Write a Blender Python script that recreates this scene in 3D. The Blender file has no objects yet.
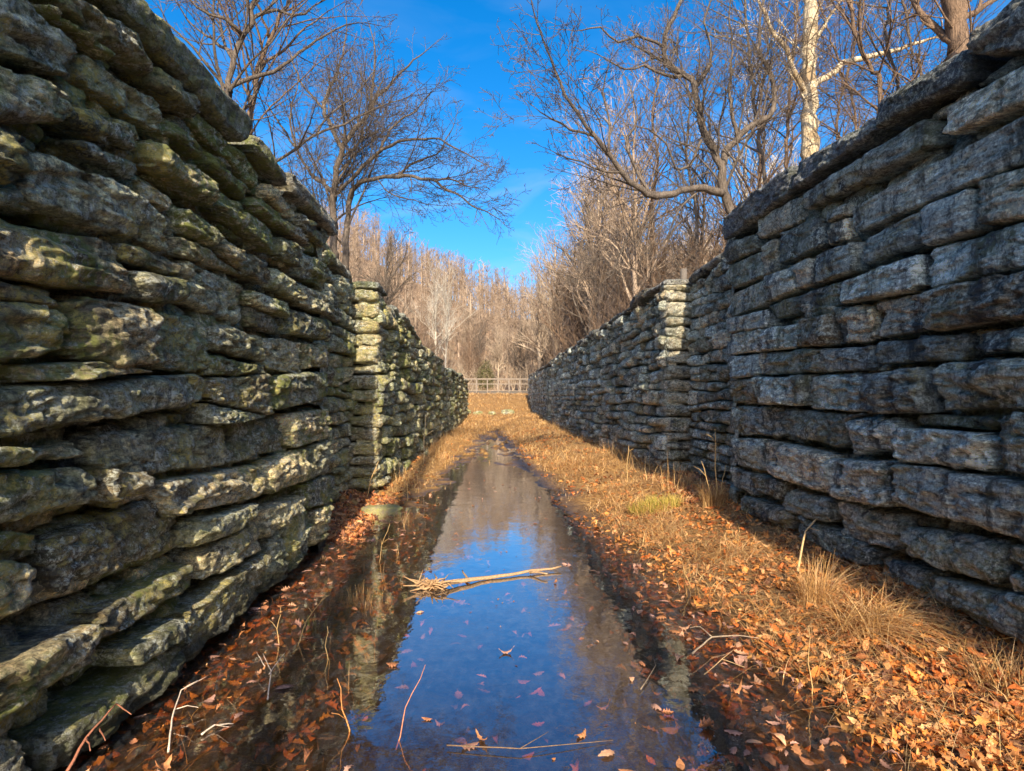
import bpy, math, random
import numpy as np
from mathutils import Vector
R = math.radians
PI = math.pi
sc = bpy.context.scene
COL = sc.collection
EYE = 1.7
XL, XR = -2.0, 3.2

# ------------------------------------------------------------------ noise
def _h(ix, iy, iz, seed):
    n = (ix * 374761393 + iy * 668265263 + iz * 2147483647 + seed * 974634777) & 0xFFFFFFFF
    n = ((n ^ (n >> 13)) * 1274126177) & 0xFFFFFFFF
    n = ((n ^ (n >> 16)) * 2246822519) & 0xFFFFFFFF
    return ((n ^ (n >> 15)) & 0xFFFF) / 32767.5 - 1.0
def vn(x, y, z, seed=0):
    x = np.asarray(x, float); y = np.asarray(y, float) + 0*x; z = np.asarray(z, float) + 0*x
    xi = np.floor(x).astype(np.int64); yi = np.floor(y).astype(np.int64); zi = np.floor(z).astype(np.int64)
    fx = x - xi; fy = y - yi; fz = z - zi
    fx = fx*fx*(3-2*fx); fy = fy*fy*(3-2*fy); fz = fz*fz*(3-2*fz)
    def c(a, b, d): return _h(xi+a, yi+b, zi+d, seed)
    x00 = c(0,0,0)*(1-fx)+c(1,0,0)*fx; x10 = c(0,1,0)*(1-fx)+c(1,1,0)*fx
    x01 = c(0,0,1)*(1-fx)+c(1,0,1)*fx; x11 = c(0,1,1)*(1-fx)+c(1,1,1)*fx
    return (x00*(1-fy)+x10*fy)*(1-fz) + (x01*(1-fy)+x11*fy)*fz
def fbm(x, y, z, seed=0, o=4):
    s = 0; a = 1; t = 0
    for i in range(o):
        s = s + a*vn(x, y, z, seed+i*17); t += a; a *= .5; x = x*2.03; y = y*2.03; z = z*2.03
    return s/t
def sstep(a, b, x):
    t = np.clip((x-a)/(b-a), 0, 1); return t*t*(3-2*t)

# ------------------------------------------------------------------ mesh builder
class Acc:
    def __init__(s): s.v = []; s.q = []; s.t = []; s.c = []; s.n = 0
    def add(s, v, q=None, t=None, c=None):
        v = np.asarray(v, float).reshape(-1, 3)
        if q is not None and len(q): s.q.append(np.asarray(q, np.int64).reshape(-1, 4)+s.n)
        if t is not None and len(t): s.t.append(np.asarray(t, np.int64).reshape(-1, 3)+s.n)
        if c is None: c = np.ones((len(v), 3))*.5
        c = np.asarray(c, float)
        if c.ndim == 1: c = np.tile(c, (len(v), 1))
        s.v.append(v); s.c.append(c); s.n += len(v)
    def build(s, name, mat, parent=None, smooth=True, origin=None):
        V = np.concatenate(s.v); C = np.concatenate(s.c)
        if origin is not None: V = V-np.array(origin)
        Q = np.concatenate(s.q) if s.q else np.zeros((0, 4), np.int64)
        T = np.concatenate(s.t) if s.t else np.zeros((0, 3), np.int64)
        me = bpy.data.meshes.new(name)
        me.vertices.add(len(V)); me.vertices.foreach_set('co', V.astype(np.float32).ravel())
        nl = Q.size+T.size; me.loops.add(nl)
        me.loops.foreach_set('vertex_index', np.concatenate([Q.ravel(), T.ravel()]).astype(np.int32))
        me.polygons.add(len(Q)+len(T))
        st = np.concatenate([np.arange(len(Q))*4, Q.size+np.arange(len(T))*3]).astype(np.int32)
        me.polygons.foreach_set('loop_start', st)
        me.update(calc_edges=True)
        me.polygons.foreach_set('use_smooth', np.full(len(Q)+len(T), smooth, bool))
        at = me.color_attributes.new('tint', 'FLOAT_COLOR', 'POINT')
        at.data.foreach_set('color', np.concatenate([C, np.ones((len(C), 1))], 1).astype(np.float32).ravel())
        me.materials.append(mat); me.update()
        o = bpy.data.objects.new(name, me); COL.objects.link(o)
        if origin is not None: o.location = origin
        if parent is not None:
            o.parent = parent
            if origin is not None: o.location = Vector(origin)-parent.location
        return o
def tag(o, label=None, cat=None, group=None, kind=None):
    if label: o['label'] = label
    if cat: o['category'] = cat
    if group: o['group'] = group
    if kind: o['kind'] = kind
    return o
def empty(name, loc, label, cat, group=None):
    o = bpy.data.objects.new(name, None); COL.objects.link(o); o.location = loc
    o.empty_display_size = .2
    return tag(o, label, cat, group)
def copy_tree(o, parent=None):
    c = o.copy(); COL.objects.link(c); c.parent = parent
    for ch in o.children: copy_tree(ch, c)
    return c

def tube(acc, pts, rad, sides=6, col=(.5,.5,.5), cap=True):
    pts = np.asarray(pts, float); rad = np.asarray(rad, float); n = len(pts)
    d = np.gradient(pts, axis=0); d /= (np.linalg.norm(d, axis=1)[:, None]+1e-9)
    ref = np.array([0, 0, 1.]) if abs(d[0][2]) < .9 else np.array([1., 0, 0])
    a = np.cross(d, ref); a /= (np.linalg.norm(a, axis=1)[:, None]+1e-9); b = np.cross(d, a)
    th = np.arange(sides)*2*PI/sides
    V = pts[:, None, :] + rad[:, None, None]*(np.cos(th)[None, :, None]*a[:, None, :]+np.sin(th)[None, :, None]*b[:, None, :])
    i = np.arange(n-1)[:, None]*sides; j = np.arange(sides)[None, :]; j2 = (j+1) % sides
    q = np.stack([i+j, i+j2, i+sides+j2, i+sides+j], -1).reshape(-1, 4)
    V = V.reshape(-1, 3); t = []
    if cap and sides > 3:
        V = np.concatenate([V, pts[:1], pts[-1:]]); m = n*sides
        t = [(m, (k+1) % sides, k) for k in range(sides)]+[(m+1, (n-1)*sides+k, (n-1)*sides+(k+1) % sides) for k in range(sides)]
    acc.add(V, q, t, col)
def box(acc, lo, hi, col=(.5,.5,.5)):
    x0, y0, z0 = lo; x1, y1, z1 = hi
    v = [(x0,y0,z0),(x1,y0,z0),(x1,y1,z0),(x0,y1,z0),(x0,y0,z1),(x1,y0,z1),(x1,y1,z1),(x0,y1,z1)]
    q = [(0,3,2,1),(4,5,6,7),(0,1,5,4),(1,2,6,5),(2,3,7,6),(3,0,4,7)]
    acc.add(v, q, None, col)

# ------------------------------------------------------------------ materials
class NT:
    def __init__(s, name):
        s.m = bpy.data.materials.new(name); s.m.use_nodes = True
        s.t = s.m.node_tree; s.t.nodes.clear()
    def n(s, typ, **kw):
        nd = s.t.nodes.new(typ)
        for k, v in kw.items():
            if k.startswith('i_'):
                key = k[2:]; key = int(key) if key.isdigit() else key.replace('_', ' ')
                if hasattr(v, 'is_linked') or isinstance(v, bpy.types.NodeSocket): s.t.links.new(v, nd.inputs[key])
                else: nd.inputs[key].default_value = v
            else: setattr(nd, k, v)
        return nd
    def noise(s, vec, scale, detail=5, rough=.6, dist=0):
        return s.n('ShaderNodeTexNoise', i_Vector=vec, i_Scale=scale, i_Detail=detail, i_Roughness=rough, i_Distortion=dist).outputs['Fac']
    def mapr(s, val, a, b, c=0., d=1.):
        return s.n('ShaderNodeMapRange', i_Value=val, i_From_Min=a, i_From_Max=b, i_To_Min=c, i_To_Max=d).outputs[0]
    def mix(s, fac, a, b, mode='MIX'):
        nd = s.t.nodes.new('ShaderNodeMix'); nd.data_type = 'RGBA'; nd.blend_type = mode
        for idx, v in ((0, fac), (6, a), (7, b)):
            if isinstance(v, bpy.types.NodeSocket): s.t.links.new(v, nd.inputs[idx])
            else: nd.inputs[idx].default_value = v if idx == 0 else (*v, 1)
        return nd.outputs[2]
    def math(s, op, a, b=0.):
        nd = s.t.nodes.new('ShaderNodeMath'); nd.operation = op
        for idx, v in ((0, a), (1, b)):
            if isinstance(v, bpy.types.NodeSocket): s.t.links.new(v, nd.inputs[idx])
            else: nd.inputs[idx].default_value = v
        return nd.outputs[0]
    def geo(s): return s.n('ShaderNodeNewGeometry')
    def pos(s, sx=1, sy=1, sz=1, obj=False):
        v = s.n('ShaderNodeTexCoord').outputs['Object'] if obj else s.geo().outputs['Position']
        return s.n('ShaderNodeMapping', i_Vector=v, i_Scale=(sx, sy, sz)).outputs[0]
    def attr(s, name='tint'): return s.n('ShaderNodeAttribute', attribute_name=name)
    def bump(s, h, dist, strength=1., prev=None):
        nd = s.n('ShaderNodeBump', i_Height=h, i_Distance=dist, i_Strength=strength)
        if prev is not None: s.t.links.new(prev, nd.inputs['Normal'])
        return nd.outputs[0]
    def out(s, col, rough=.85, nrm=None, spec=.3):
        p = s.n('ShaderNodeBsdfPrincipled', i_Base_Color=col if isinstance(col, bpy.types.NodeSocket) else (*col, 1), i_Roughness=rough)
        p.inputs['Specular IOR Level'].default_value = spec
        if nrm is not None: s.t.links.new(nrm, p.inputs['Normal'])
        o = s.n('ShaderNodeOutputMaterial'); s.t.links.new(p.outputs[0], o.inputs[0]); return s.m

def stone_mat(name, base_a, base_b, warm, moss_amt, lichen, stain, vlo=.5, vhi=1.6):
    s = NT(name)
    P = s.pos(); PS = s.pos(1, .45, 7); PV = s.pos(3, 3, .5)
    at = s.attr(); sep = s.n('ShaderNodeSeparateColor', i_Color=at.outputs['Color'])
    r1, r2, r3 = sep.outputs[0], sep.outputs[1], sep.outputs[2]
    big = s.noise(P, 2.2, 6, .62)
    med = s.noise(P, 9, 6, .7)
    fine = s.noise(P, 55, 5, .75)
    strat = s.noise(PS, 6, 6, .7, .35)
    c = s.mix(s.mapr(big, .35, .65), base_a, base_b)
    c = s.mix(s.math('MULTIPLY', s.mapr(r1, .35, .9), s.mapr(med, .35, .65, .3, 1)), c, warm)
    # brown and tan staining
    c = s.mix(s.math('MULTIPLY', s.mapr(strat, .5, .68), .55), c, tuple(x*.8+.02 for x in warm))
    # per-stone value
    v = s.mapr(r2, 0, 1, vlo, vhi)
    hs = s.n('ShaderNodeHueSaturation', i_Value=v, i_Saturation=1.0, i_Color=c); c = hs.outputs[0]
    # value mottling
    mot = s.math('MULTIPLY', s.mapr(s.noise(P, 42, 8, .85), .40, .60, .38, 1.5), s.mapr(s.noise(s.pos(1, .7, 2.4), 11, 9, .8), .40, .60, .30, 1.7))
    c = s.mix(1., c, s.n('ShaderNodeCombineColor', i_Red=mot, i_Green=mot, i_Blue=mot).outputs[0], 'MULTIPLY')
    # black water streaks
    st = s.mapr(s.noise(PV, 1.6, 6, .7), .50, .60)
    c = s.mix(s.math('MULTIPLY', st, stain), c, (.045, .05, .055))
    # pale lichen crust
    lm = s.math('MULTIPLY', s.mapr(s.noise(P, 26, 8, .85), .50, .56), s.mapr(s.noise(P, 2.7, 5, .7), .43, .54))
    c = s.mix(s.math('MULTIPLY', lm, lichen), c, (.74, .76, .64))
    # moss
    mm = s.math('MULTIPLY', s.mapr(s.noise(P, 1.3, 5, .65), .44, .54), s.mapr(s.noise(P, 16, 8, .85), .44, .53))
    mm = s.math('MULTIPLY', mm, s.mapr(r3, 0, 1, .2, 1.3))
    c = s.mix(s.math('MULTIPLY', mm, moss_amt), c, (.25, .27, .07))
    mm2 = s.math('MULTIPLY', s.mapr(s.noise(P, 2.1, 5, .7), .52, .60), s.mapr(s.noise(P, 24, 8, .85), .48, .54))
    c = s.mix(s.math('MULTIPLY', mm2, moss_amt), c, (.62, .52, .16))
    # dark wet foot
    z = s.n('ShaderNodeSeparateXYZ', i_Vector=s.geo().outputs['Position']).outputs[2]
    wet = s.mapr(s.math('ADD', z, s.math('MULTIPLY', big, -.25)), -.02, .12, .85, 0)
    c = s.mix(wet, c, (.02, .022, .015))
    # bedding cracks: thin dark partings
    dis = s.n('ShaderNodeVectorMath', operation='ADD'); s.t.links.new(P, dis.inputs[0])
    nz = s.n('ShaderNodeTexNoise', i_Vector=P, i_Scale=4., i_Detail=4.).outputs['Color']
    sc1 = s.n('ShaderNodeVectorMath', operation='SCALE', i_Scale=.16); s.t.links.new(nz, sc1.inputs[0]); s.t.links.new(sc1.outputs[0], dis.inputs[1])
    mp = s.n('ShaderNodeMapping', i_Vector=dis.outputs[0], i_Scale=(1.4, 1.4, 7.)).outputs[0]
    cr = s.n('ShaderNodeTexVoronoi', feature='DISTANCE_TO_EDGE', i_Vector=mp, i_Scale=2.4).outputs['Distance']
    crk = s.mapr(cr, 0., .045, 0., 1.)
    pit = s.mapr(s.noise(P, 28, 5, .8), .36, .5, 0., 1.)
    h = s.math('ADD', s.math('MULTIPLY', strat, .9), s.math('MULTIPLY', med, .6))
    h = s.math('ADD', h, s.math('MULTIPLY', crk, .45)); h = s.math('ADD', h, s.math('MULTIPLY', pit, .16))
    nr = s.bump(h, .075, 1.)
    nr = s.bump(s.noise(P, 70, 6, .8), .02, 1., nr)
    return s.out(c, .82, nr, .35)
M = {}
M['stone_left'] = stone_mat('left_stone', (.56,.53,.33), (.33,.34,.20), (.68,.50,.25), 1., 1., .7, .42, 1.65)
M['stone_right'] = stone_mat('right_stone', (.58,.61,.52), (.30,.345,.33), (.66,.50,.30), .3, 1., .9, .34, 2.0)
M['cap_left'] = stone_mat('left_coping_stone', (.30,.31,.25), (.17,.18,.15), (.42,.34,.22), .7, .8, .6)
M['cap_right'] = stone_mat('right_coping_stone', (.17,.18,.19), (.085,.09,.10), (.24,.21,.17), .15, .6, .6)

def attr_mat(name, rough=.7, bumps=None, transl=0., var=.35, spec=.3):
    s = NT(name); at = s.attr().outputs['Color']; P = s.pos()
    f = s.mapr(s.noise(P, 60, 3, .6), .3, .7, 1-var, 1+var)
    c = s.mix(1., at, s.n('ShaderNodeCombineColor', i_Red=f, i_Green=f, i_Blue=f).outputs[0], 'MULTIPLY')
    nr = s.bump(s.noise(P, bumps[0], 5, .7), bumps[1]) if bumps else None
    p = s.n('ShaderNodeBsdfPrincipled', i_Base_Color=c, i_Roughness=rough)
    p.inputs['Specular IOR Level'].default_value = spec
    if nr is not None: s.t.links.new(nr, p.inputs['Normal'])
    o = s.n('ShaderNodeOutputMaterial'); sh = p.outputs[0]
    if transl:
        tr = s.n('ShaderNodeBsdfTranslucent', i_Color=c)
        mx = s.n('ShaderNodeMixShader', i_0=transl); s.t.links.new(sh, mx.inputs[1]); s.t.links.new(tr.outputs[0], mx.inputs[2]); sh = mx.outputs[0]
    s.t.links.new(sh, o.inputs[0]); return s.m
M['leaf'] = attr_mat('fallen_leaf', .6, None, .2, .3)
M['straw'] = attr_mat('dry_straw', .6, None, .2, .25)
M['wood'] = attr_mat('weathered_wood', .75, (40, .004), 0, .3)

def bark_mat(name, a, b, scale=6, patch=None):
    s = NT(name); P = s.pos(1, 1, .35, obj=True); Q = s.pos(obj=True)
    n = s.noise(P, scale, 5, .65); c = s.mix(s.mapr(n, .35, .65), a, b)
    if patch: c = s.mix(s.mapr(s.noise(Q, 2.2, 3, .5), .52, .58), c, patch)
    rg = s.noise(s.pos(1, 1, .12, obj=True), scale*7, 4, .7)
    c = s.mix(s.mapr(rg, .40, .56, .65, 0), c, tuple(x*.45 for x in b))
    return s.out(c, .9, s.bump(rg, .05, 1.), .15)
M['bark_grey'] = bark_mat('grey_brown_bark', (.225,.18,.14), (.12,.095,.075))
M['bark_tan'] = bark_mat('tan_bark', (.30,.20,.13), (.17,.115,.08))
M['bark_pale'] = bark_mat('sycamore_bark', (.80,.68,.48), (.60,.46,.28), 3, (.36,.26,.15))
M['bark_white'] = bark_mat('white_bark', (.60,.55,.46), (.42,.36,.28), 3)
M['bark_far'] = bark_mat('far_wood_bark', (.50,.38,.27), (.24,.17,.12), .35)
M['bark_far_pale'] = bark_mat('pale_far_bark', (.52,.41,.29), (.33,.25,.18), .22)

def ground_mat():
    s = NT('ground_litter'); P = s.pos()
    n1 = s.noise(P, .8, 5, .6); n2 = s.noise(P, 12, 5, .7)
    v = s.n('ShaderNodeTexVoronoi', i_Vector=s.n('ShaderNodeMapping', i_Vector=P, i_Scale=(1, 1, .3)).outputs[0], i_Scale=15., i_Randomness=1.)
    rnd = s.n('ShaderNodeSeparateColor', i_Color=v.outputs['Color'])
    leafc = s.mix(rnd.outputs[0], (.34,.14,.04), (.13,.06,.025))
    leafc = s.mix(s.mapr(rnd.outputs[1], .75, .8), leafc, (.42,.24,.10))
    soil = s.mix(s.mapr(n2, .3, .7), (.055,.035,.018), (.12,.075,.035))
    near = s.mix(s.mapr(n2, .44, .54), leafc, soil)
    straw = s.mix(s.mapr(n2, .4, .6), (.42,.24,.075), (.17,.085,.03))
    xyz = s.n('ShaderNodeSeparateXYZ', i_Vector=P)
    f = s.mapr(s.math('ADD', xyz.outputs[1], s.math('MULTIPLY', n1, 6)), 7, 13)
    c = s.mix(f, near, straw)
    # dark mud under the middle of the pool (attribute red)
    a = s.n('ShaderNodeSeparateColor', i_Color=s.attr().outputs['Color'])
    mud = s.mix(s.mapr(n2, .3, .7), (.018,.015,.012), (.045,.03,.018))
    c = s.mix(a.outputs[0], c, mud)
    # woodland floor on the banks and hill (attribute green)
    wf = s.mix(s.mapr(s.noise(P, .15, 5, .7), .3, .7), (.36,.23,.14), (.22,.145,.085))
    c = s.mix(a.outputs[1], c, wf)
    wet = s.math('MULTIPLY', s.mapr(s.math('ADD', xyz.outputs[2], s.math('MULTIPLY', n2, .05)), .085, .03, 0., .8), s.mapr(a.outputs[1], 0., 1., 1., 0.))
    c = s.mix(wet, c, (.045, .030, .016))
    nr = s.bump(n2, .03, .8)
    return s.out(c, s.mapr(wet, 0., .8, .85, .35), nr, .35)
M['ground'] = ground_mat()

def water_mat():
    s = NT('still_water'); P = s.pos(1, .8, 1)
    nr = s.bump(s.noise(P, 3.2, 3, .5), .010, .35)
    nr = s.bump(s.noise(P, 30, 2, .5), .0007, .4, nr)
    inc = s.geo().outputs['Incoming']
    dp = s.n('ShaderNodeVectorMath', operation='DOT_PRODUCT'); s.t.links.new(nr, dp.inputs[0]); s.t.links.new(inc, dp.inputs[1])
    ca = s.math('SUBTRACT', 1., s.math('ABSOLUTE', dp.outputs['Value']))
    fr = s.math('MINIMUM', s.math('ADD', .05, s.math('MULTIPLY', s.math('POWER', ca, 2.4), .95)), 1.)
    tr = s.n('ShaderNodeBsdfTransparent', i_Color=(.80,.64,.44,1))
    gl = s.n('ShaderNodeBsdfGlossy', i_Color=(.95,.97,1,1), i_Roughness=.02, i_Normal=nr)
    mx = s.n('ShaderNodeMixShader', i_0=fr); s.t.links.new(tr.outputs[0], mx.inputs[1]); s.t.links.new(gl.outputs[0], mx.inputs[2])
    sky_sheen = s.n('ShaderNodeBsdfDiffuse', i_Color=(.50,.56,.62,1))  # painted pale sheen, brightens the pool like stronger sky reflection
    ff = s.math('MULTIPLY', s.mapr(s.noise(s.pos(1, .6, 1), 1.1, 6, .65), .35, .7, .3, 1.), s.mapr(s.noise(s.pos(1, .45, 1), 16, 5, .75), .42, .68, .0, .07))
    m2 = s.n('ShaderNodeMixShader', i_0=ff); s.t.links.new(mx.outputs[0], m2.inputs[1]); s.t.links.new(sky_sheen.outputs[0], m2.inputs[2])
    o = s.n('ShaderNodeOutputMaterial'); s.t.links.new(m2.outputs[0], o.inputs[0]); return s.m
M['water'] = water_mat()

# ------------------------------------------------------------------ ground
def pool_edges(y):
    yy = [-6, 2, 4, 6, 8.2, 10.5, 14, 19, 25, 31, 37, 90]
    l = [-2.6, -2.6, -2.5, -2.4, -2.1, -1.35, -1.15, -.95, -.7, -.4, .05, .05]
    r = [1.95, 1.95, 1.85, 1.65, 1.42, 1.15, .85, .6, .35, .1, .0, .0]
    return np.interp(y, yy, l), np.interp(y, yy, r)
def inside_z(x, y):
    n = fbm(x*1.1, y*.55, 0*x, 5, 4); n2 = fbm(x*3.5, y*2.6, 0*x, 9, 3)
    l, r = pool_edges(y + 1.5*n)
    n3 = fbm(x*.4, y*.9, 0*x+4, 15, 3); k3 = np.clip((y-6.5)/3, 0, 1)
    l = l+(.30*n+.75*n3+.12*n2)*k3; r = r+.42*n+.16*n2-.55*n3*k3
    d = np.minimum(x-l, r-x)      # >0 in the pool
    fl = np.where(d > 0, -.03-.10*sstep(0, .9, d), .0)
    rise_r = .33*sstep(.05, 2.1, x-r)+.008*sstep(0, .12, x-r); rise_l = .20*sstep(0, 1.2, l-x)+.02*sstep(0, .1, l-x)
    z = fl+np.where(x > r, rise_r, 0)+np.where(x < l, rise_l, 0)
    z = z+.022*n2*(np.where(d > 0, .6, 1.3))
    z = np.where((x > 1.15) & (d > 0), np.maximum(z, -.045+.03*n2), z)
    z = z+.20*np.clip(n2+.12, 0, 1)*sstep(9, 20, y)*np.where(d > 0, 1, 0)
    # shallow leafy shelf against the left wall
    z = np.where(y < 11, np.maximum(z, -.055+.02*n2-.10*sstep(-1.25, -.75, x)+0*z), z)
    z = z+.30*sstep(31, 47, y)*(1+.3*n)
    return z
def ztop_left(y): return EYE+np.interp(y, [-6, 7.4, 10.4, 13, 16, 22, 30, 44, 60], [2.25, 2.25, 2.0, 1.75, 1.5, 1.4, 1.35, 1.3, .9])
def ztop_right(y): return EYE+np.interp(y, [-6, 8.3, 11.2, 16.7, 29, 40, 58, 70], [2.3, 2.3, 2.2, 2.1, 2.15, 2.1, 2.2, 1.6])
def hill_z(x, y):
    r = np.hypot(x, y)
    h = sstep(80, 175, r)*(20+19*sstep(12, -55, x)+8*sstep(0, 60, x))
    return h*(1+.25*fbm(x*.012, y*.012, 0*x, 31, 3))*sstep(-40, 60, y)
def ground_z(x, y):
    x = np.asarray(x, float); y = np.asarray(y, float)
    z_in = inside_z(x, y)
    bl = ztop_left(np.minimum(y, 44))-.32; br = ztop_right(np.minimum(y, 58))-.42
    bank_end = 1-sstep(45, 62, y)
    lvl = 2.35+.25*fbm(x*.05, y*.05, 0*x, 3, 3)
    field = .45+(lvl-.45)*sstep(46, 63, y)
    zi = np.where(y < 46, z_in, field + .06*fbm(x*.6, y*.6, 0*x, 8, 3))
    bumps = .18*fbm(x*.35, y*.35, 0*x, 12, 4)
    zl = np.where(y < 46, bl, lvl+(bl-lvl)*(1-sstep(46, 60, y)))+bumps
    zr = np.where(y < 58, br, lvl+(br-lvl)*(1-sstep(58, 66, y)))+bumps
    zl = zl+.9*sstep(-4, -25, x); zr = zr+.9*sstep(6, 30, x)
    z = np.where(x < -2.75, zl, np.where(x > 3.95, zr, zi))
    z = np.where((x < -2.75) & (y > 44.2), zi+(zl-zi)*sstep(-2.75, -6, x), z)
    z = np.where((x > 3.95) & (y > 58.2), zi+(zr-zi)*sstep(3.95, 7, x), z)
    back = y < -5
    z = np.where(back & (x > -2.75) & (x < 3.95), z_in+sstep(-5, -12, y)*1.2, z)
    return z+hill_z(x, y)

def grid_mesh(xs, ys, zf, acc, colf=None):
    X, Y = np.meshgrid(xs, ys); X = X.ravel(); Y = Y.ravel(); Z = zf(X, Y)
    nx = len(xs); ny = len(ys)
    i = np.arange(ny-1)[:, None]*nx+np.arange(nx-1)[None, :]
    q = np.stack([i, i+1, i+nx+1, i+nx], -1).reshape(-1, 4)
    acc.add(np.stack([X, Y, Z], 1), q, None, colf(X, Y, Z) if colf else None)
def gcol(X, Y, Z):
    ins = (X > -2.75) & (X < 3.95) & (Y < 46)
    mud = np.where(ins, sstep(-.035, -.085, Z)*sstep(-1.35, -.85, X), 0)
    wood = np.where(ins, 0, np.where((np.abs(X-.6) < 8) & (Y < 85), sstep(0, 1, (np.abs(X-.6)-3.4)/2), 1.))
    wood = np.where((Y > 45) & (Y < 85) & (np.abs(X-.6) < 5), 0, wood)
    return np.stack([mud, wood, 0*mud], 1)
ga = Acc()
xs = np.unique(np.concatenate([-np.geomspace(3.4, 420, 42)[::-1], [-2.76, -2.74], np.arange(-2.7, 3.94, .05), [3.94, 3.96], np.geomspace(4.6, 420, 42)]))
ys = np.unique(np.concatenate([-np.geomspace(3, 150, 18)[::-1], np.arange(-2.5, 2.0, .25), np.arange(2.0, 12, .06), np.arange(12, 24, .13), np.arange(24, 70, .35), np.geomspace(70, 700, 60)]))
grid_mesh(xs, ys, ground_z, ga, gcol)
tag(ga.build('ground', M['ground']), 'leaf littered bed of the old canal lock rising to wooded banks and hill', 'ground', kind='structure')
wa = Acc(); grid_mesh(np.linspace(-2.45, 3.6, 8), np.linspace(-5, 38, 12), lambda x, y: 0*x, wa)
tag(wa.build('water', M['water']), 'shallow still water mirroring the blue sky', 'water', kind='structure')

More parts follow.
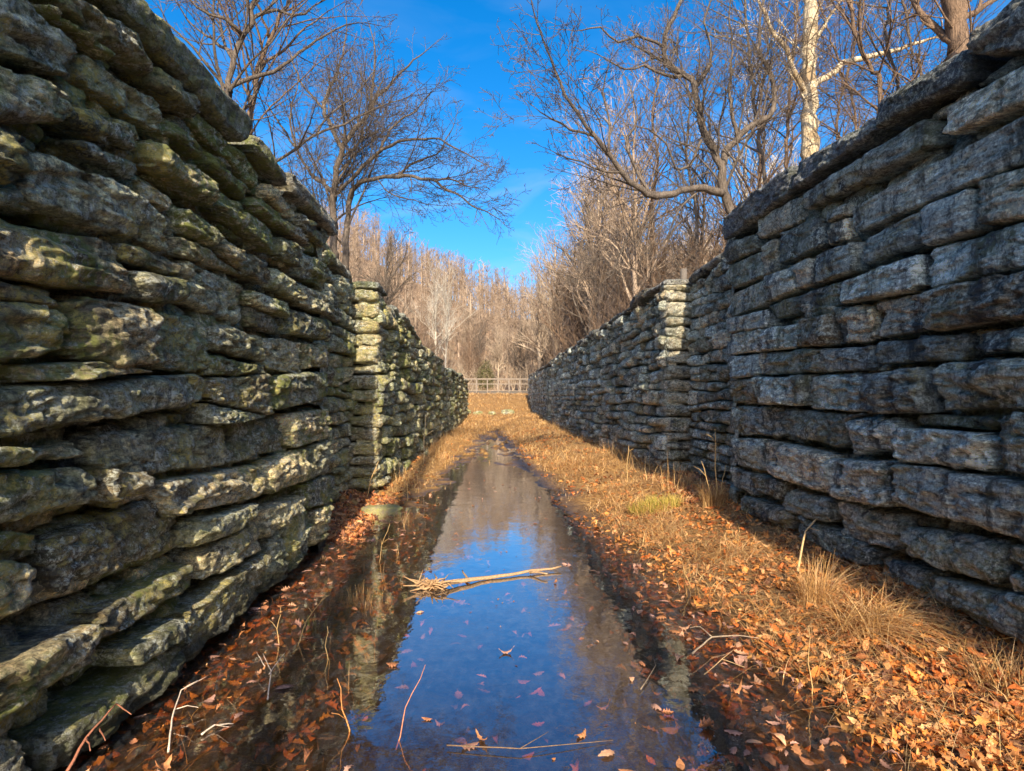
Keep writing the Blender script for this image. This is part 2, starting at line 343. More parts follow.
# ------------------------------------------------------------------ masonry
class Wall:
    """collects rough blocks on a plane through O with horizontal axis U and outward normal N"""
    def __init__(s): s.P = []; s.N = []; s.q = []; s.c = []; s.amp = []; s.n = 0; s.id = []
    def block(s, O, U, N, quad, prot, depth, res, rng, amp=1., full=False, tint=None, rnd=None):
        O = np.array(O, float); U = np.array(U, float); N = np.array(N, float)
        TL, TR, BR, BL = [np.array(p, float) for p in quad]
        L = .5*(np.linalg.norm(TR-TL)+np.linalg.norm(BR-BL)); H = .5*(np.linalg.norm(TL-BL)+np.linalg.norm(TR-BR))
        nu = max(3, int(L/res)); nv = max(3, int(H/res))
        k = 5 if full else 3
        r = rnd if rnd else min(H*.30, L*.3, .018+.040*rng.random())
        a = np.linspace(0, 1, nu+1); b = np.linspace(0, 1, nv+1)
        over = np.array([.35, .7, 1.])*depth if not full else np.array([.2, .4, .6, .8, 1.])*depth
        ai = np.concatenate([np.zeros(k), a, np.ones(k)]); bi = np.concatenate([np.zeros(k), b, np.ones(k)])
        oa = np.concatenate([over[::-1], 0*a, over]); ob = np.concatenate([over[::-1], 0*b, over])
        A, B = np.meshgrid(ai, bi); OA, OB = np.meshgrid(oa, ob); back = np.maximum(OA, OB)
        pt = TL+(TR-TL)*A[..., None]; pb = BL+(BR-BL)*A[..., None]
        uv = pt+(pb-pt)*B[..., None]
        ds = np.minimum(A, 1-A)*L; dt = np.minimum(B, 1-B)*H
        qx = np.clip(1-ds/(r*1.7), 0, 1); qy = np.clip(1-dt/(r*.9), 0, 1); qq = np.clip(np.hypot(qx, qy), 0, 1)
        rec = r*1.15*(1-np.sqrt(np.clip(1-qq**2.2, 0, 1)))
        # pull in rounded corners
        bulge = (.005+.035*rng.random())*(1-(2*A-1)**2)*(1-(2*B-1)**2)*min(1, H/.25)
        tu, tv = rng.uniform(-.035, .035), rng.uniform(-.035, .05)
        tilt = (A-.5)*tu*min(L, 1)+(B-.5)*tv*min(1, H/.25)
        off = prot-rec+bulge+tilt-back
        # small inward squeeze at the corners so outlines are not rectangular
        cen = .25*(TL+TR+BR+BL); cr4 = [rng.uniform(.0, .12) for _ in range(4)]
        cw = np.where(A < .5, np.where(B < .5, cr4[0], cr4[3]), np.where(B < .5, cr4[1], cr4[2]))
        sq = 1-cw*np.clip(qx*qy*3, 0, 1); uv = cen+(uv-cen)*sq[..., None]
        uv[..., 0] = cen[0]+(uv[..., 0]-cen[0])*(1-min(.034/max(L, .1), .12))
        Pn = O+uv[..., 0:1]*U+uv[..., 1:2]*np.array([0, 0, 1.])+off[..., None]*N
        side = np.clip(back/depth*2, 0, 1)
        nn = N*(1-.6*side[..., None])*np.ones_like(Pn)
        dirp = (uv-cen); dirp /= (np.linalg.norm(dirp, axis=-1, keepdims=True)+1e-6)
        nn = nn+(dirp[..., 0:1]*U+dirp[..., 1:2]*np.array([0, 0, 1.]))*(qq[..., None]*.5)
        h, w = A.shape
        i = np.arange(h-1)[:, None]*w+np.arange(w-1)[None, :]
        q = np.stack([i, i+1, i+w+1, i+w], -1).reshape(-1, 4)
        if np.cross(U, [0, 0, 1.])@N > 0: q = q[:, ::-1]
        s.P.append(Pn.reshape(-1, 3)); s.N.append(nn.reshape(-1, 3)); s.q.append(q+s.n)
        c = tint if tint else (rng.random(), rng.random(), rng.random())
        m = h*w; s.c.append(np.tile(c, (m, 1))); s.amp.append(np.full(m, amp)); s.id.append(np.full(m, rng.random()*50)); s.n += m
        if full:   # close the back
            pass
    def finish(s, name, mat, parent, fine=True):
        fine = True
        P = np.concatenate(s.P); N = np.concatenate(s.N); amp = np.concatenate(s.amp); idd = np.concatenate(s.id)
        x, y, z = P.T
        e1 = fbm(x*3.1+idd, y*3.1, z*3.6, 1, 3); e2 = fbm(x*3.1, y*3.1+idd, z*3.6+9, 2, 3)
        warp = fbm(x*1.3, y*1.3, z*1.3+idd, 4, 3)
        # laminated bedding: hard little ledges
        lz = z*26+warp*5.5+idd*3
        f = np.floor(lz); fr = lz-f
        la = _h(f.astype(np.int64), np.floor(idd).astype(np.int64), np.int64(0)*f.astype(np.int64), 5)
        lb = _h(f.astype(np.int64)+1, np.floor(idd).astype(np.int64), np.int64(0)*f.astype(np.int64), 5)
        k = sstep(.62, 1., fr); lam = la*(1-k)+lb*k
        brk = fbm(x*5, y*5, z*16+idd, 7, 3)
        lump = fbm(x*4.2+idd, y*4.2, z*6.5, 8, 4)
        chip = np.clip(fbm(x*7+idd, y*7, z*12, 21, 3)-.15, 0, 1)
        # broad broken beds with hard steps
        l2 = z*9.5+warp*3.2+idd*5; f2 = np.floor(l2); g2 = l2-f2
        b2a = _h(f2.astype(np.int64), np.floor(idd*7).astype(np.int64)+np.floor(y*1.7+x+2*warp).astype(np.int64)*0, 0*f2.astype(np.int64), 6)
        b2b = _h(f2.astype(np.int64)+1, np.floor(idd*7).astype(np.int64), 0*f2.astype(np.int64), 6)
        k2 = sstep(.80, 1., g2); bed = b2a*(1-k2)+b2b*k2
        part = -np.exp(-((g2-.9)/.07)**2)*np.clip(.4+brk*2, 0, 1)
        # slanting fracture facets
        s1 = (y+x)*2.6+z*1.1+idd*3+.7*e1; f3 = np.floor(s1); fac = (s1-f3-.5)*_h(f3.astype(np.int64), np.floor(idd*3).astype(np.int64), 0*f3.astype(np.int64), 9)
        d = amp*(.017*lam*np.clip(.5+1.6*brk, 0, 1.6)+.024*bed+.024*part+.028*fac+.020*lump+.020*brk-.11*chip)
        d = d+amp*.017*fbm(x*22, y*16, z*44, 11, 3)-amp*.012*np.abs(fbm(x*9, y*9, z*20+idd, 12, 3))*2
        P = P+N*d[:, None]
        # outline wander in the plane of the wall
        P[:, 2] += amp*.015*e1
        P[:, 1] += amp*.016*e2*np.abs(N[:, 0]).clip(0, 1)
        P[:, 0] += amp*.026*e2*np.abs(N[:, 1]).clip(0, 1)
        a = Acc(); a.v = [P]; a.q = [np.concatenate(s.q)]; a.c = [np.concatenate(s.c)]; a.n = s.n
        return a.build(name, mat, parent, origin=tuple(parent.location) if parent else None)

def courses(W, O, U, N, u0, u1, zb, ztf, rng, res, ch=(.17, .33), bl=(.28, .8), prot=(-.06, .05), amp=1., depth=.28, skip=None, ragged=.0):
    z = zb
    while True:
        h = rng.uniform(*ch)
        u = u0-rng.uniform(0, .2)
        anyp = False; w0 = rng.random()*50
        while u < u1:
            l = min(rng.uniform(*bl)*(1.25 if h > .27 else 1), max(.12, u1-u))
            if u1-(u+l) < .15: l = u1-u
            um = u+l/2; top = float(ztf(um))
            if z+h*.5 < top+(rng.uniform(-ragged, ragged) if ragged else 0):
                anyp = True
                ue = max(u, u0)
                def zz(uu, base): return base+.035*math.sin(uu*1.3+w0*base*.02+base*5)+.02*math.sin(uu*3.1+base*9)
                za, zc = z, min(z+h, top+.05)
                if zc-za > .07 and not (skip and skip(um, .5*(za+zc))):
                    g = .008
                    if h > .24 and rng.random() < .22:      # two thin stones in place of a thick one
                        zm = za+(zc-za)*rng.uniform(.4, .6)
                        for (a_, b_) in ((za, zm), (zm, zc)):
                            W.block(O, U, N, [(ue+g, zz(ue, b_)-g), (u+l-g, zz(u+l, b_)-g), (u+l-g, zz(u+l, a_)+g), (ue+g, zz(ue, a_)+g)], rng.uniform(*prot), depth, res, rng, amp)
                    else:
                        j = rng.uniform(-.03, .03)
                        W.block(O, U, N, [(ue+g+j, zz(ue, zc)-g), (u+l-g, zz(u+l, zc)-g), (u+l-g+rng.uniform(-.03, .03), zz(u+l, za)+g), (ue+g, zz(ue, za)+g)], rng.uniform(*prot), depth, res, rng, amp)
            u += l
        z += h
        if not anyp and z > zb+1.5 and z > float(ztf(u0))+1 and z > float(ztf(u1))+1: break
        if z > 6.5: break

def px_quad(side, q):
    X = abs(XL) if side < 0 else XR; o = []
    for (x, y) in q:
        dx = abs(x-495); u = 600*X/dx; o.append((u, EYE+(400-y)/dx*X))
    return o
LEFT_STONES = [
((30,-30),(145,38),(156,82),(75,18)), ((150,53),(202,104),(201,122),(156,84)), ((202,105),(266,170),(268,195),(203,125)),
((269,180),(298,214),(297,224),(269,198)), ((45,0),(117,57),(117,66),(56,18)), ((88,52),(168,105),(170,135),(95,85)),
((169,110),(209,146),(213,163),(173,135)), ((215,150),(256,190),(256,204),(220,170)), ((258,195),(311,236),(312,248),(258,212)),
((303,213),(331,238),(330,254),(303,228)), ((-20,-50),(86,46),(87,82),(-20,45)), ((80,97),(150,130),(153,157),(82,124)),
((-30,50),(79,98),(83,130),(-30,118)), ((155,135),(217,182),(218,210),(157,166)), ((220,188),(279,231),(278,256),(222,213)),
((281,236),(303,250),(303,268),(280,258)), ((305,252),(328,266),(328,290),(305,277)), ((80,136),(149,166),(148,184),(85,152)),
((38,146),(172,208),(179,256),(38,205)), ((-30,110),(34,145),(34,187),(-30,190)), ((-30,192),(36,189),(36,212),(-30,210)),
((152,180),(180,200),(182,220),(155,200)), ((182,205),(222,232),(224,252),(182,234)), ((224,234),(245,254),(243,272),(224,252)),
((246,252),(273,262),(273,287),(246,274)), ((275,266),(296,280),(296,301),(275,288)), ((297,282),(329,294),(329,316),(297,304)),
((127,244),(187,264),(187,279),(130,262)), ((134,272),(188,282),(188,306),(136,298)), ((188,258),(254,286),(254,328),(190,300)),
((182,236),(224,254),(246,276),(184,256)),
((256,290),(292,303),(292,318),(256,305)), ((256,306),(290,321),(288,336),(256,327)), ((292,308),(330,320),(330,342),(290,334)),
((-60,195),(130,246),(134,296),(-60,266)), ((-60,268),(72,292),(72,310),(-60,292)), ((-60,298),(75,311),(74,352),(-60,372)),
((76,292),(160,308),(160,368),(76,358)), ((162,308),(217,324),(217,373),(162,370)), ((218,320),(270,337),(271,363),(219,350)),
((272,336),(304,343),(305,375),(273,370)), ((306,343),(330,345),(330,368),(306,370)), ((217,354),(270,366),(268,374),(212,376)),
((20,364),(115,360),(160,372),(30,384)), ((-60,392),(205,374),(208,402),(-60,450)), ((209,378),(276,373),(272,415),(211,400)),
((277,376),(329,371),(329,398),(273,413)), ((-40,449),(36,446),(34,464),(-40,474)), ((42,450),(102,438),(98,456),(44,464)),
((104,432),(236,423),(236,466),(110,478)), ((238,416),(290,418),(288,450),(238,463)), ((292,414),(329,408),(330,438),(290,449)),
((209,402),(272,416),(240,422),(210,424)),
((-60,480),(103,464),(105,500),(-60,542)), ((105,466),(152,472),(153,492),(106,502)), ((158,482),(266,462),(264,495),(172,516)),
((267,460),(310,446),(312,478),(266,494)), ((311,446),(329,440),(330,470),(312,479)), ((66,540),(182,490),(190,536),(78,594)),
((-40,526),(52,530),(54,546),(-40,554)), ((-60,560),(60,556),(50,600),(-60,690)), ((200,553),(258,516),(258,550),(203,578)),
((98,612),(198,556),(201,578),(104,638)), ((-60,690),(95,614),(97,650),(-60,750)), ((118,645),(176,612),(178,628),(124,664)),
((44,732),(177,633),(179,664),(46,770)), ((-60,735),(26,722),(34,800),(-60,860)), ((180,612),(264,547),(256,592),(180,660)),
((266,545),(282,520),(284,574),(260,592)), ((284,516),(308,508),(308,548),(285,571)), ((310,510),(328,504),(328,530),(310,547)),
((259,508),(302,492),(304,507),(262,540)), ((305,482),(329,474),(329,500),(305,508)), ((192,520),(258,500),(258,514),(194,548)),
]
LEFT_CAPS = [((60,-85),(246,123),(243,147),(54,-58)), ((251,131),(286,176),(284,190),(252,150)), ((286,171),(335,223),(334,238),(289,191))]
RIGHT_STONES = [
((758,216),(803,190),(804,218),(760,237)), ((808,190),(937,106),(936,141),(810,208)), ((953,100),(1100,15),(1100,70),(951,130)),
((853,203),(1100,68),(1100,126),(851,232)), ((828,208),(852,196),(850,209),(830,221)), ((829,221),(850,211),(849,236),(831,243)),
((781,230),(826,212),(828,243),(783,263)), ((762,244),(779,234),(780,268),(765,276)), ((728,264),(764,248),(766,274),(733,288)),
((728,240),(759,230),(761,247),(729,263)), ((822,252),(864,236),(866,267),(823,282)), ((865,236),(925,206),(926,240),(868,264)),
((926,202),(982,178),(985,225),(930,243)), ((985,175),(1100,137),(1100,198),(987,223)), ((800,262),(820,254),(822,282),(802,288)),
((768,274),(799,263),(801,288),(770,302)), ((728,294),(766,277),(768,304),(732,316)), ((770,304),(848,277),(850,303),(774,318)),
((850,280),(930,248),(930,286),(851,302)), ((931,246),(1100,195),(1100,250),(931,288)), ((804,302),(850,304),(842,312),(806,318)),
((730,318),(773,307),(773,326),(732,332)), ((731,333),(806,321),(808,347),(733,354)), ((807,318),(839,312),(841,343),(809,347)),
((840,309),(876,301),(878,339),(842,343)), ((877,300),(926,290),(933,328),(880,339)), ((929,290),(1100,250),(1100,304),(934,331)),
((731,356),(761,353),(762,375),(733,378)), ((767,352),(876,344),(877,369),(768,375)), ((878,341),(974,330),(973,360),(879,364)),
((976,330),(1100,312),(1100,350),(976,354)), ((729,380),(757,378),(758,403),(732,404)), ((757,377),(812,375),(811,406),(760,404)),
((813,376),(866,370),(871,413),(812,410)), ((868,373),(932,363),(940,413),(872,414)), ((941,362),(1100,352),(1100,408),(943,411)),
((732,406),(780,407),(784,437),(733,435)), ((781,408),(846,413),(845,449),(786,435)), ((850,420),(905,418),(902,449),(853,456)),
((903,428),(1004,434),(1010,476),(905,461)), ((912,414),(1002,416),(1000,431),(914,426)), ((1006,414),(1100,418),(1100,484),(1008,474)),
((731,437),(764,439),(766,473),(733,465)), ((765,440),(836,456),(828,494),(767,472)), ((827,459),(900,462),(903,510),(830,496)),
((903,463),(1100,492),(1100,560),(905,506)), ((755,473),(785,483),(782,503),(757,490)), ((838,500),(907,518),(904,553),(842,537)),
((907,528),(1018,543),(1020,589),(910,557)), ((743,496),(800,514),(798,534),(748,512)), ((786,488),(838,500),(836,526),(786,513)),
((803,516),(880,550),(876,571),(803,541)), ((884,560),(940,578),(938,605),(888,588)), ((941,578),(1100,612),(1100,682),(942,605)),
((1020,546),(1100,560),(1100,608),(1022,590)), ((885,590),(1000,632),(1040,690),(890,612)), ((757,516),(792,534),(790,556),(758,540)),
((730,468),(754,476),(756,500),(732,488)), ((797,538),(880,575),(880,602),(800,562)), ((848,412),(868,414),(850,424),(846,424)),
]
RIGHT_CAPS = [((727,216),(798,159),(799,188),(728,240)), ((800,157),(886,106),(889,124),(801,187)), ((889,92),(987,28),(987,68),(889,122)), ((987,20),(1100,-70),(1100,25),(987,46))]

UY = (0, 1, 0); UX = (1, 0, 0)
NLf = (1, 0, 0); NRt = (-1, 0, 0); NF = (0, -1, 0)
def core(parent, lo, hi, mat):
    a = Acc(); box(a, lo, hi, (.3, .1, .5)); return a.build('rubble_core', mat, parent, smooth=False, origin=tuple(parent.location))

def cap_block(name, parent, O, U, N, quad, prot, depth, res, rng, mat, amp=1.):
    """a closed coping slab: two sheets back to back"""
    W = Wall(); W.block(O, U, N, quad, prot, depth*.5, res, rng, amp, rnd=.035)
    O2 = tuple(np.array(O)-np.array(N)*(depth-2*prot+.0)); N2 = tuple(-np.array(N))
    W.block(O2, U, N2, quad, prot, depth*.5+.05, res*2, rng, amp, rnd=.035, tint=tuple(W.c[0][0]))
    t = np.concatenate(W.id); v = t[0]; W.id = [np.full(len(x), v) for x in W.id]
    return W.finish(name, mat, parent)

# near left wall
rng = random.Random(11)
wl = empty('stone_wall', (XL, 4, 0), 'tall mossy dry laid stone lock wall filling the left side, nearest the camera', 'stone wall')
W = Wall()
for i, q in enumerate(LEFT_STONES):
    uv = px_quad(-1, q)
    zc = sum(p[1] for p in uv)/4
    prot = (rng.uniform(-.045, .05) if zc > 1.9 else rng.uniform(-.06, .08))+.08*max(0, 1-zc/1.3)
    # enlarge very slightly so joints stay tight
    W.block((XL, 0, 0), UY, NLf, uv, prot, .34, .013 if zc < 5 else .02, rng, 1.)
W.finish('masonry', M['stone_left'], wl)
W = Wall()
courses(W, (XL-.135, 0, 0), UY, NLf, 1.9, 7.22, -.2, lambda u: ztop_left(u)-.12, rng, .028, ch=(.09, .19), bl=(.2, .55), prot=(-.03, .05), depth=.12)
W.finish('gap_stones', M['stone_left'], wl)
W = Wall()
courses(W, (XL, 0, 0), UY, NLf, -2.2, 2.12, -.3, lambda u: ztop_left(u)-.05, rng, .05, ch=(.2, .36), bl=(.4, 1.1), depth=.3)
W.finish('masonry', M['stone_left'], wl)
core(wl, (XL-1.3, -2.3, -.4), (XL-.27, 7.15, ztop_left(7)-.3), M['stone_left'])
for q in LEFT_CAPS:
    cap_block('capstone', wl, (XL, 0, 0), UY, NLf, px_quad(-1, q), .05, .75, .02, rng, M['cap_left'], .6)
cap_block('capstone', wl, (XL, 0, 0), UY, NLf, [(-2.2, 3.98), (2.6, 3.98), (2.6, 3.72), (-2.2, 3.72)], .05, .75, .05, rng, M['cap_left'])
# end face of the near wall (seen in reflections and from the side)
W = Wall(); courses(W, (XL, 7.22, 0), UX, (0, 1, 0), -1.2, 0, -.3, lambda u: ztop_left(7)-.1, rng, .06, depth=.2)
W.finish('recess_end', M['stone_left'], wl)

# near right wall
wr = empty('stone_wall', (XR, 5, 0), 'tall shaded blue grey stone lock wall with stepped coping on the right, nearest the camera', 'stone wall')
W = Wall()
for i, q in enumerate(RIGHT_STONES):
    uv = px_quad(1, q); zc = sum(p[1] for p in uv)/4
    t = None
    if i == 5: t = (.95, .95, .1)
    smoothish = .55 if zc > 2.6 else 1.
    W.block((XR, 0, 0), UY, NRt, uv, rng.uniform(-.04, .05) if zc > 2.4 else rng.uniform(-.05, .09), .34, .015, rng, smoothish, tint=t, rnd=.028 if zc > 2.4 else None)
W.block((XR, 0, 0), UY, NRt, px_quad(1, ((762.4,353),(766.4,352),(766.6,374),(763,375))), 0, .2, .015, rng, .3, tint=(1, .6, 0), rnd=.01)
W.finish('masonry', M['stone_right'], wr)
W = Wall()
courses(W, (XR+.17, 0, 0), UY, NRt, 2.6, 8.2, -.1, lambda u: ztop_right(u)-.05, rng, .032, ch=(.09, .2), bl=(.2, .6), prot=(-.03, .05), depth=.12)
W.finish('gap_stones', M['stone_right'], wr)
W = Wall()
courses(W, (XR, 0, 0), UY, NRt, -2.2, 3.12, -.3, lambda u: ztop_right(u)-.02, rng, .05, ch=(.2, .36), bl=(.4, 1.1), depth=.3)
W.finish('masonry', M['stone_right'], wr)
core(wr, (XR+.27, -2.3, -.4), (XR+1.3, 8.15, ztop_right(7)-.2), M['stone_right'])
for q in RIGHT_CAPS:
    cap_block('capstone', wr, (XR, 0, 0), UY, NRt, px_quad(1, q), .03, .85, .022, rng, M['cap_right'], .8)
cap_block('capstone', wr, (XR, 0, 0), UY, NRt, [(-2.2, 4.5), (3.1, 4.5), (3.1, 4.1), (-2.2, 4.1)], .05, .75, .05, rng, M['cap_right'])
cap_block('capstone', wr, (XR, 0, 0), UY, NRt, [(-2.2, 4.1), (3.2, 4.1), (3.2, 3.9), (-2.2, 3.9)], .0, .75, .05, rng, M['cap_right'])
W = Wall(); courses(W, (XR, 8.22, 0), UX, (0, 1, 0), 0, 1.2, -.3, lambda u: ztop_right(7)-.05, rng, .06, depth=.2)
W.finish('recess_end', M['stone_right'], wr)

# far walls with gate recesses
def far_wall(side, X, N, y0, y1, y2, y3, y4, ztf, mat, capm, label, capn, rdep, seed):
    rng = random.Random(seed)
    s = -1 if side < 0 else 1
    w = empty('stone_wall', (X, y1, 0), label, 'stone wall')
    def seg(name, Xp, a, b, res, **kw):
        W = Wall(); courses(W, (Xp, 0, 0), UY, N, a, b, -.15, ztf, rng, res, **kw); W.finish(name, mat, w, fine=False)
    seg('recess_wall', X+s*rdep, y0-.15, y1+.1, .026, ch=(.13, .28), bl=(.2, .55), prot=(-.04, .07))
    # gate quoin: the return face that looks back at the camera, built of long quoins
    W = Wall()
    u0, u1 = (X-rdep-.1, X-.0) if s < 0 else (X+.0, X+rdep+.1)
    z = -.1
    top = float(ztf(y1))
    while z < top-.1:
        h = min(rng.uniform(.16, .30), top-z)
        W.block((0, y1, 0), UX, NF, [(u0, z+h-.008), (u1, z+h-.008), (u1, z+.008), (u0, z+.008)], rng.uniform(-.03, .06), .35, .022, rng, .9,
                rnd=min(.07, h*.42), tint=(rng.uniform(.6, 1), rng.uniform(.15, .5), .3))  # warm hue in the tint paints sunlit yellow onto the quoins
        # the same quoin seen from the lock side
        z += h
    W.finish('gate_quoin', mat, w)
    ym = min(y1+7, y2)
    seg('masonry', X, y1+.03, ym, .032, ch=(.15, .30), bl=(.22, .62), prot=(-.10, .10), ragged=.05)
    seg('masonry', X, ym, y2, .055, ch=(.16, .32), bl=(.25, .75), prot=(-.11, .11), ragged=.06)
    seg('lower_recess_wall', X+s*rdep, y2-.1, y3+.1, .09, ch=(.18, .3), bl=(.3, .6))
    W = Wall(); courses(W, (0, y3, 0), UX, NF, u0, u1, -.1, lambda u: float(ztf(y3)), rng, .07, ch=(.2, .3), bl=(.7, .8), depth=.3)
    W.finish('lower_gate_quoin', mat, w)
    seg('masonry', X, y3+.03, y4, .10, ch=(.2, .34), bl=(.35, .9), prot=(-.08, .08), ragged=.12)
    # ragged end faces
    W = Wall(); courses(W, (X, y4, 0), UX, (0, 1, 0), *((-1.2, 0) if s < 0 else (0, 1.2)), -.1, lambda u: float(ztf(y4)), rng, .15, depth=.2)
    W.finish('end_face', mat, w)
    a = Acc()
    st = np.linspace(y1+.3, y4-.2, 14)
    for k in range(13):
        e0, e1 = X+s*.27, X+s*1.3
        box(a, (min(e0, e1), st[k], -.4), (max(e0, e1), st[k+1]+.001*0, float(min(ztf(st[k]), ztf(st[k+1])))-.22))
    e0, e1 = X+s*(rdep+.27), X+s*(rdep+1.)
    box(a, (min(e0, e1), y0-.3, -.41), (max(e0, e1), y1+.2, float(ztf(y1))-.25))
    a.build('rubble_core', mat, w, smooth=False, origin=tuple(w.location))
    # coping slabs
    y = y1-.02; n = 0
    while y < y4-.3 and n < capn:
        l = rng.uniform(.7, 1.5)*(1+.02*(y-10)); z0 = float(ztf(y)); z1 = float(ztf(y+l)); t = rng.uniform(.10, .2)
        j = rng.uniform(-.05, .03) if s > 0 else rng.uniform(-.14, .05)
        if s > 0 or rng.random() < .72:
            cap_block('capstone', w, (X, 0, 0), UY, N, [(y+.01, z0+t+j), (y+l-.01, z1+t+j), (y+l-.01, z1+j), (y+.01, z0+j)], rng.uniform(.0, .07), rng.uniform(.5, .8), .04+.0022*(y-10), rng, capm)
        y += l; n += 1
    # coping over the recess
    y = y0+.02
    while y < y1-.15:
        l = min(rng.uniform(.8, 1.2), y1-.05-y); z0 = float(ztf(y)); z1 = float(ztf(y+l))
        cap_block('capstone', w, (X+s*rdep, 0, 0), UY, N, [(y+.01, z0+.14), (y+l-.01, z1+.14), (y+l-.01, z1-.02), (y+.01, z0-.02)], .04, .6, .04, rng, capm)
        y += l
    return w
fl = far_wall(-1, XL, NLf, 7.25, 10.4, 27, 30, 44, ztop_left, M['stone_left'], M['cap_left'],
         'crumbling stone lock wall with gate recess, further along the left side', 60, .46, 5)
fr_ = far_wall(1, XR, NRt, 8.25, 11.2, 34, 37, 58, ztop_right, M['stone_right'], M['cap_right'],
         'long shaded stone lock wall with gate recess, further along the right side', 60, .46, 6)
# broken step of rubble on the near left wall's far end, and the short wooden stub post on the right quoin
sp = Acc(); tube(sp, [(3.62, 11.4, 3.8), (3.63, 11.39, 4.22)], [.07, .065], 8, (.12, .10, .08))
tag(sp.build('post', M['wood'], origin=(3.62, 11.4, 3.8)), 'short weathered timber stub standing on top of the right gate recess corner', 'post')

# ------------------------------------------------------------------ leaves and grass
nrng = np.random.default_rng(3)
def leaf_shape():
    # lobed oak leaf outline, half widths along the midrib
    t = np.array([-.12, .0, .09, .17, .25, .33, .41, .49, .57, .65, .73, .81, .90, 1.])
    env = np.sin(np.clip(t, 0, 1)**.85*PI)**.8
    w = np.where(t <= 0, .012, .33*env*(.72+.28*np.cos((t-.17)*2*PI/.24))); w[-1] = .02
    return t, w
def scatter_leaves(acc, X, Y, Z, size, tilt, cols, lift=.004):
    t, w = leaf_shape(); n = len(X); m = len(t)
    base = np.zeros((m, 3, 3))
    base[:, 0] = np.stack([t-.5, -w, 0*w], 1); base[:, 1] = np.stack([t-.5, 0*w, 0*w], 1); base[:, 2] = np.stack([t-.5, w, 0*w], 1)
    V = np.repeat(base[None], n, 0)
    wsm = np.where(t <= 0, .012, .26*np.sin(np.clip(t, 0, 1)**.8*PI)); kk = nrng.uniform(0, 1.1, (n, 1)); asym = nrng.uniform(.55, 1.2, (n, 2))
    wl = (wsm[None]*(1-kk)+w[None]*kk)
    V[:, :, 0, 1] = -wl*asym[:, :1]; V[:, :, 2, 1] = wl*asym[:, 1:]
    V[:, :, :, 0] += nrng.normal(0, .02, (n, m, 3))
    V[:, :, :, 1] += (nrng.normal(0, .22, (n, 1))*((t-.4)[None]**2))[:, :, None]
    cl = nrng.normal(.25, .5, (n, 1)); cl2 = nrng.normal(.0, .5, (n, 1))
    V[:, :, 0, 2] += np.abs(w)[None]*cl*1.2; V[:, :, 2, 2] += np.abs(w)[None]*(cl+.3*cl2)*1.2
    V[:, :, :, 2] += ((t-.5)[None, :, None]**2)*(cl2[:, :, None])*1.4
    V *= np.array([1, 1.0, 1])*size[:, None, None, None]
    a = nrng.uniform(0, 2*PI, n); tx = nrng.normal(0, 1, n)*tilt; ty = nrng.normal(0, 1, n)*tilt
    flip = nrng.random(n) < .4
    V[flip, :, :, 2] *= -1
    def rot(V, i, j, ang):
        c, s = np.cos(ang)[:, None, None], np.sin(ang)[:, None, None]
        p, q = V[..., i].copy(), V[..., j].copy(); V[..., i] = c*p-s*q; V[..., j] = s*p+c*q
    rot(V, 0, 2, tx); rot(V, 1, 2, ty); rot(V, 0, 1, a)
    zmin = V[..., 2].min(axis=(1, 2))
    V += np.stack([X, Y, Z+lift-zmin*.6], 1)[:, None, None, :]
    i = np.arange(m-1)[:, None]*3+np.arange(2)[None, :]
    q = np.stack([i, i+3, i+4, i+1], -1).reshape(-1, 4)
    Q = (np.arange(n)*m*3)[:, None, None]+q[None]
    acc.add(V.reshape(-1, 3), Q.reshape(-1, 4), None, np.repeat(cols, m*3, 0))
LP = np.array([(.64,.22,.045), (.68,.30,.08), (.48,.13,.03), (.70,.38,.16), (.28,.10,.035), (.60,.27,.10), (.16,.07,.035), (.54,.22,.07)])
def leaf_cols(n, pal=LP, p=None):
    c = pal[nrng.choice(len(pal), n, p=p)]; return np.clip(c*nrng.uniform(.7, 1.25, (n, 1)), 0, 1)
cl = lambda X, Y, s=77, f=1.6: np.clip(fbm(X*f, Y*f*.7, 0*X, s, 3)*1.6+.5, 0, 1)
la = Acc()
def dens_pts(n, x0, x1, y0, y1, f):
    X = nrng.uniform(x0, x1, n); Y = y0+(y1-y0)*nrng.random(n)
    k = nrng.random(n) < f(X, Y); return X[k], Y[k]
def edge_r(X, Y): return X-pool_edges(Y)[1]
def edge_l(X, Y): return pool_edges(Y)[0]-X
# right bank litter
X, Y = dens_pts(27000, 1.2, 3.25, 2.1, 8.5, lambda X, Y: sstep(-.25, .35, edge_r(X, Y))*np.interp(Y, [2, 4.5, 6.5, 8.5], [1, .7, .38, .25])*(.55+.6*fbm(X*1.3, Y*1.3, 0*X, 41, 2)))
scatter_leaves(la, X, Y, ground_z(X, Y), nrng.uniform(.04, .10, len(X)), .38, leaf_cols(len(X)))
X, Y = dens_pts(9000, -2.0, 3.2, 8, 30, lambda X, Y: sstep(-.1, .4, np.maximum(edge_r(X, Y), edge_l(X, Y)))*np.interp(Y, [8, 26], [.8, .35])*cl(X, Y, 88, .9))
scatter_leaves(la, X, Y, ground_z(X, Y), nrng.uniform(.06, .12, len(X)), .4, leaf_cols(len(X)))
# recess floors, purple grey shade leaves
X, Y = dens_pts(1500, 2.7, 3.7, 8.3, 11.2, lambda X, Y: 1+0*X); scatter_leaves(la, X, Y, ground_z(X, Y), nrng.uniform(.06, .12, len(X)), .4, leaf_cols(len(X))*.9+.03)
X, Y = dens_pts(1500, -2.5, -1.7, 7.3, 10.4, lambda X, Y: 1+0*X); scatter_leaves(la, X, Y, np.maximum(ground_z(X, Y), .0), nrng.uniform(.06, .12, len(X)), .4, leaf_cols(len(X))*.9+.03)
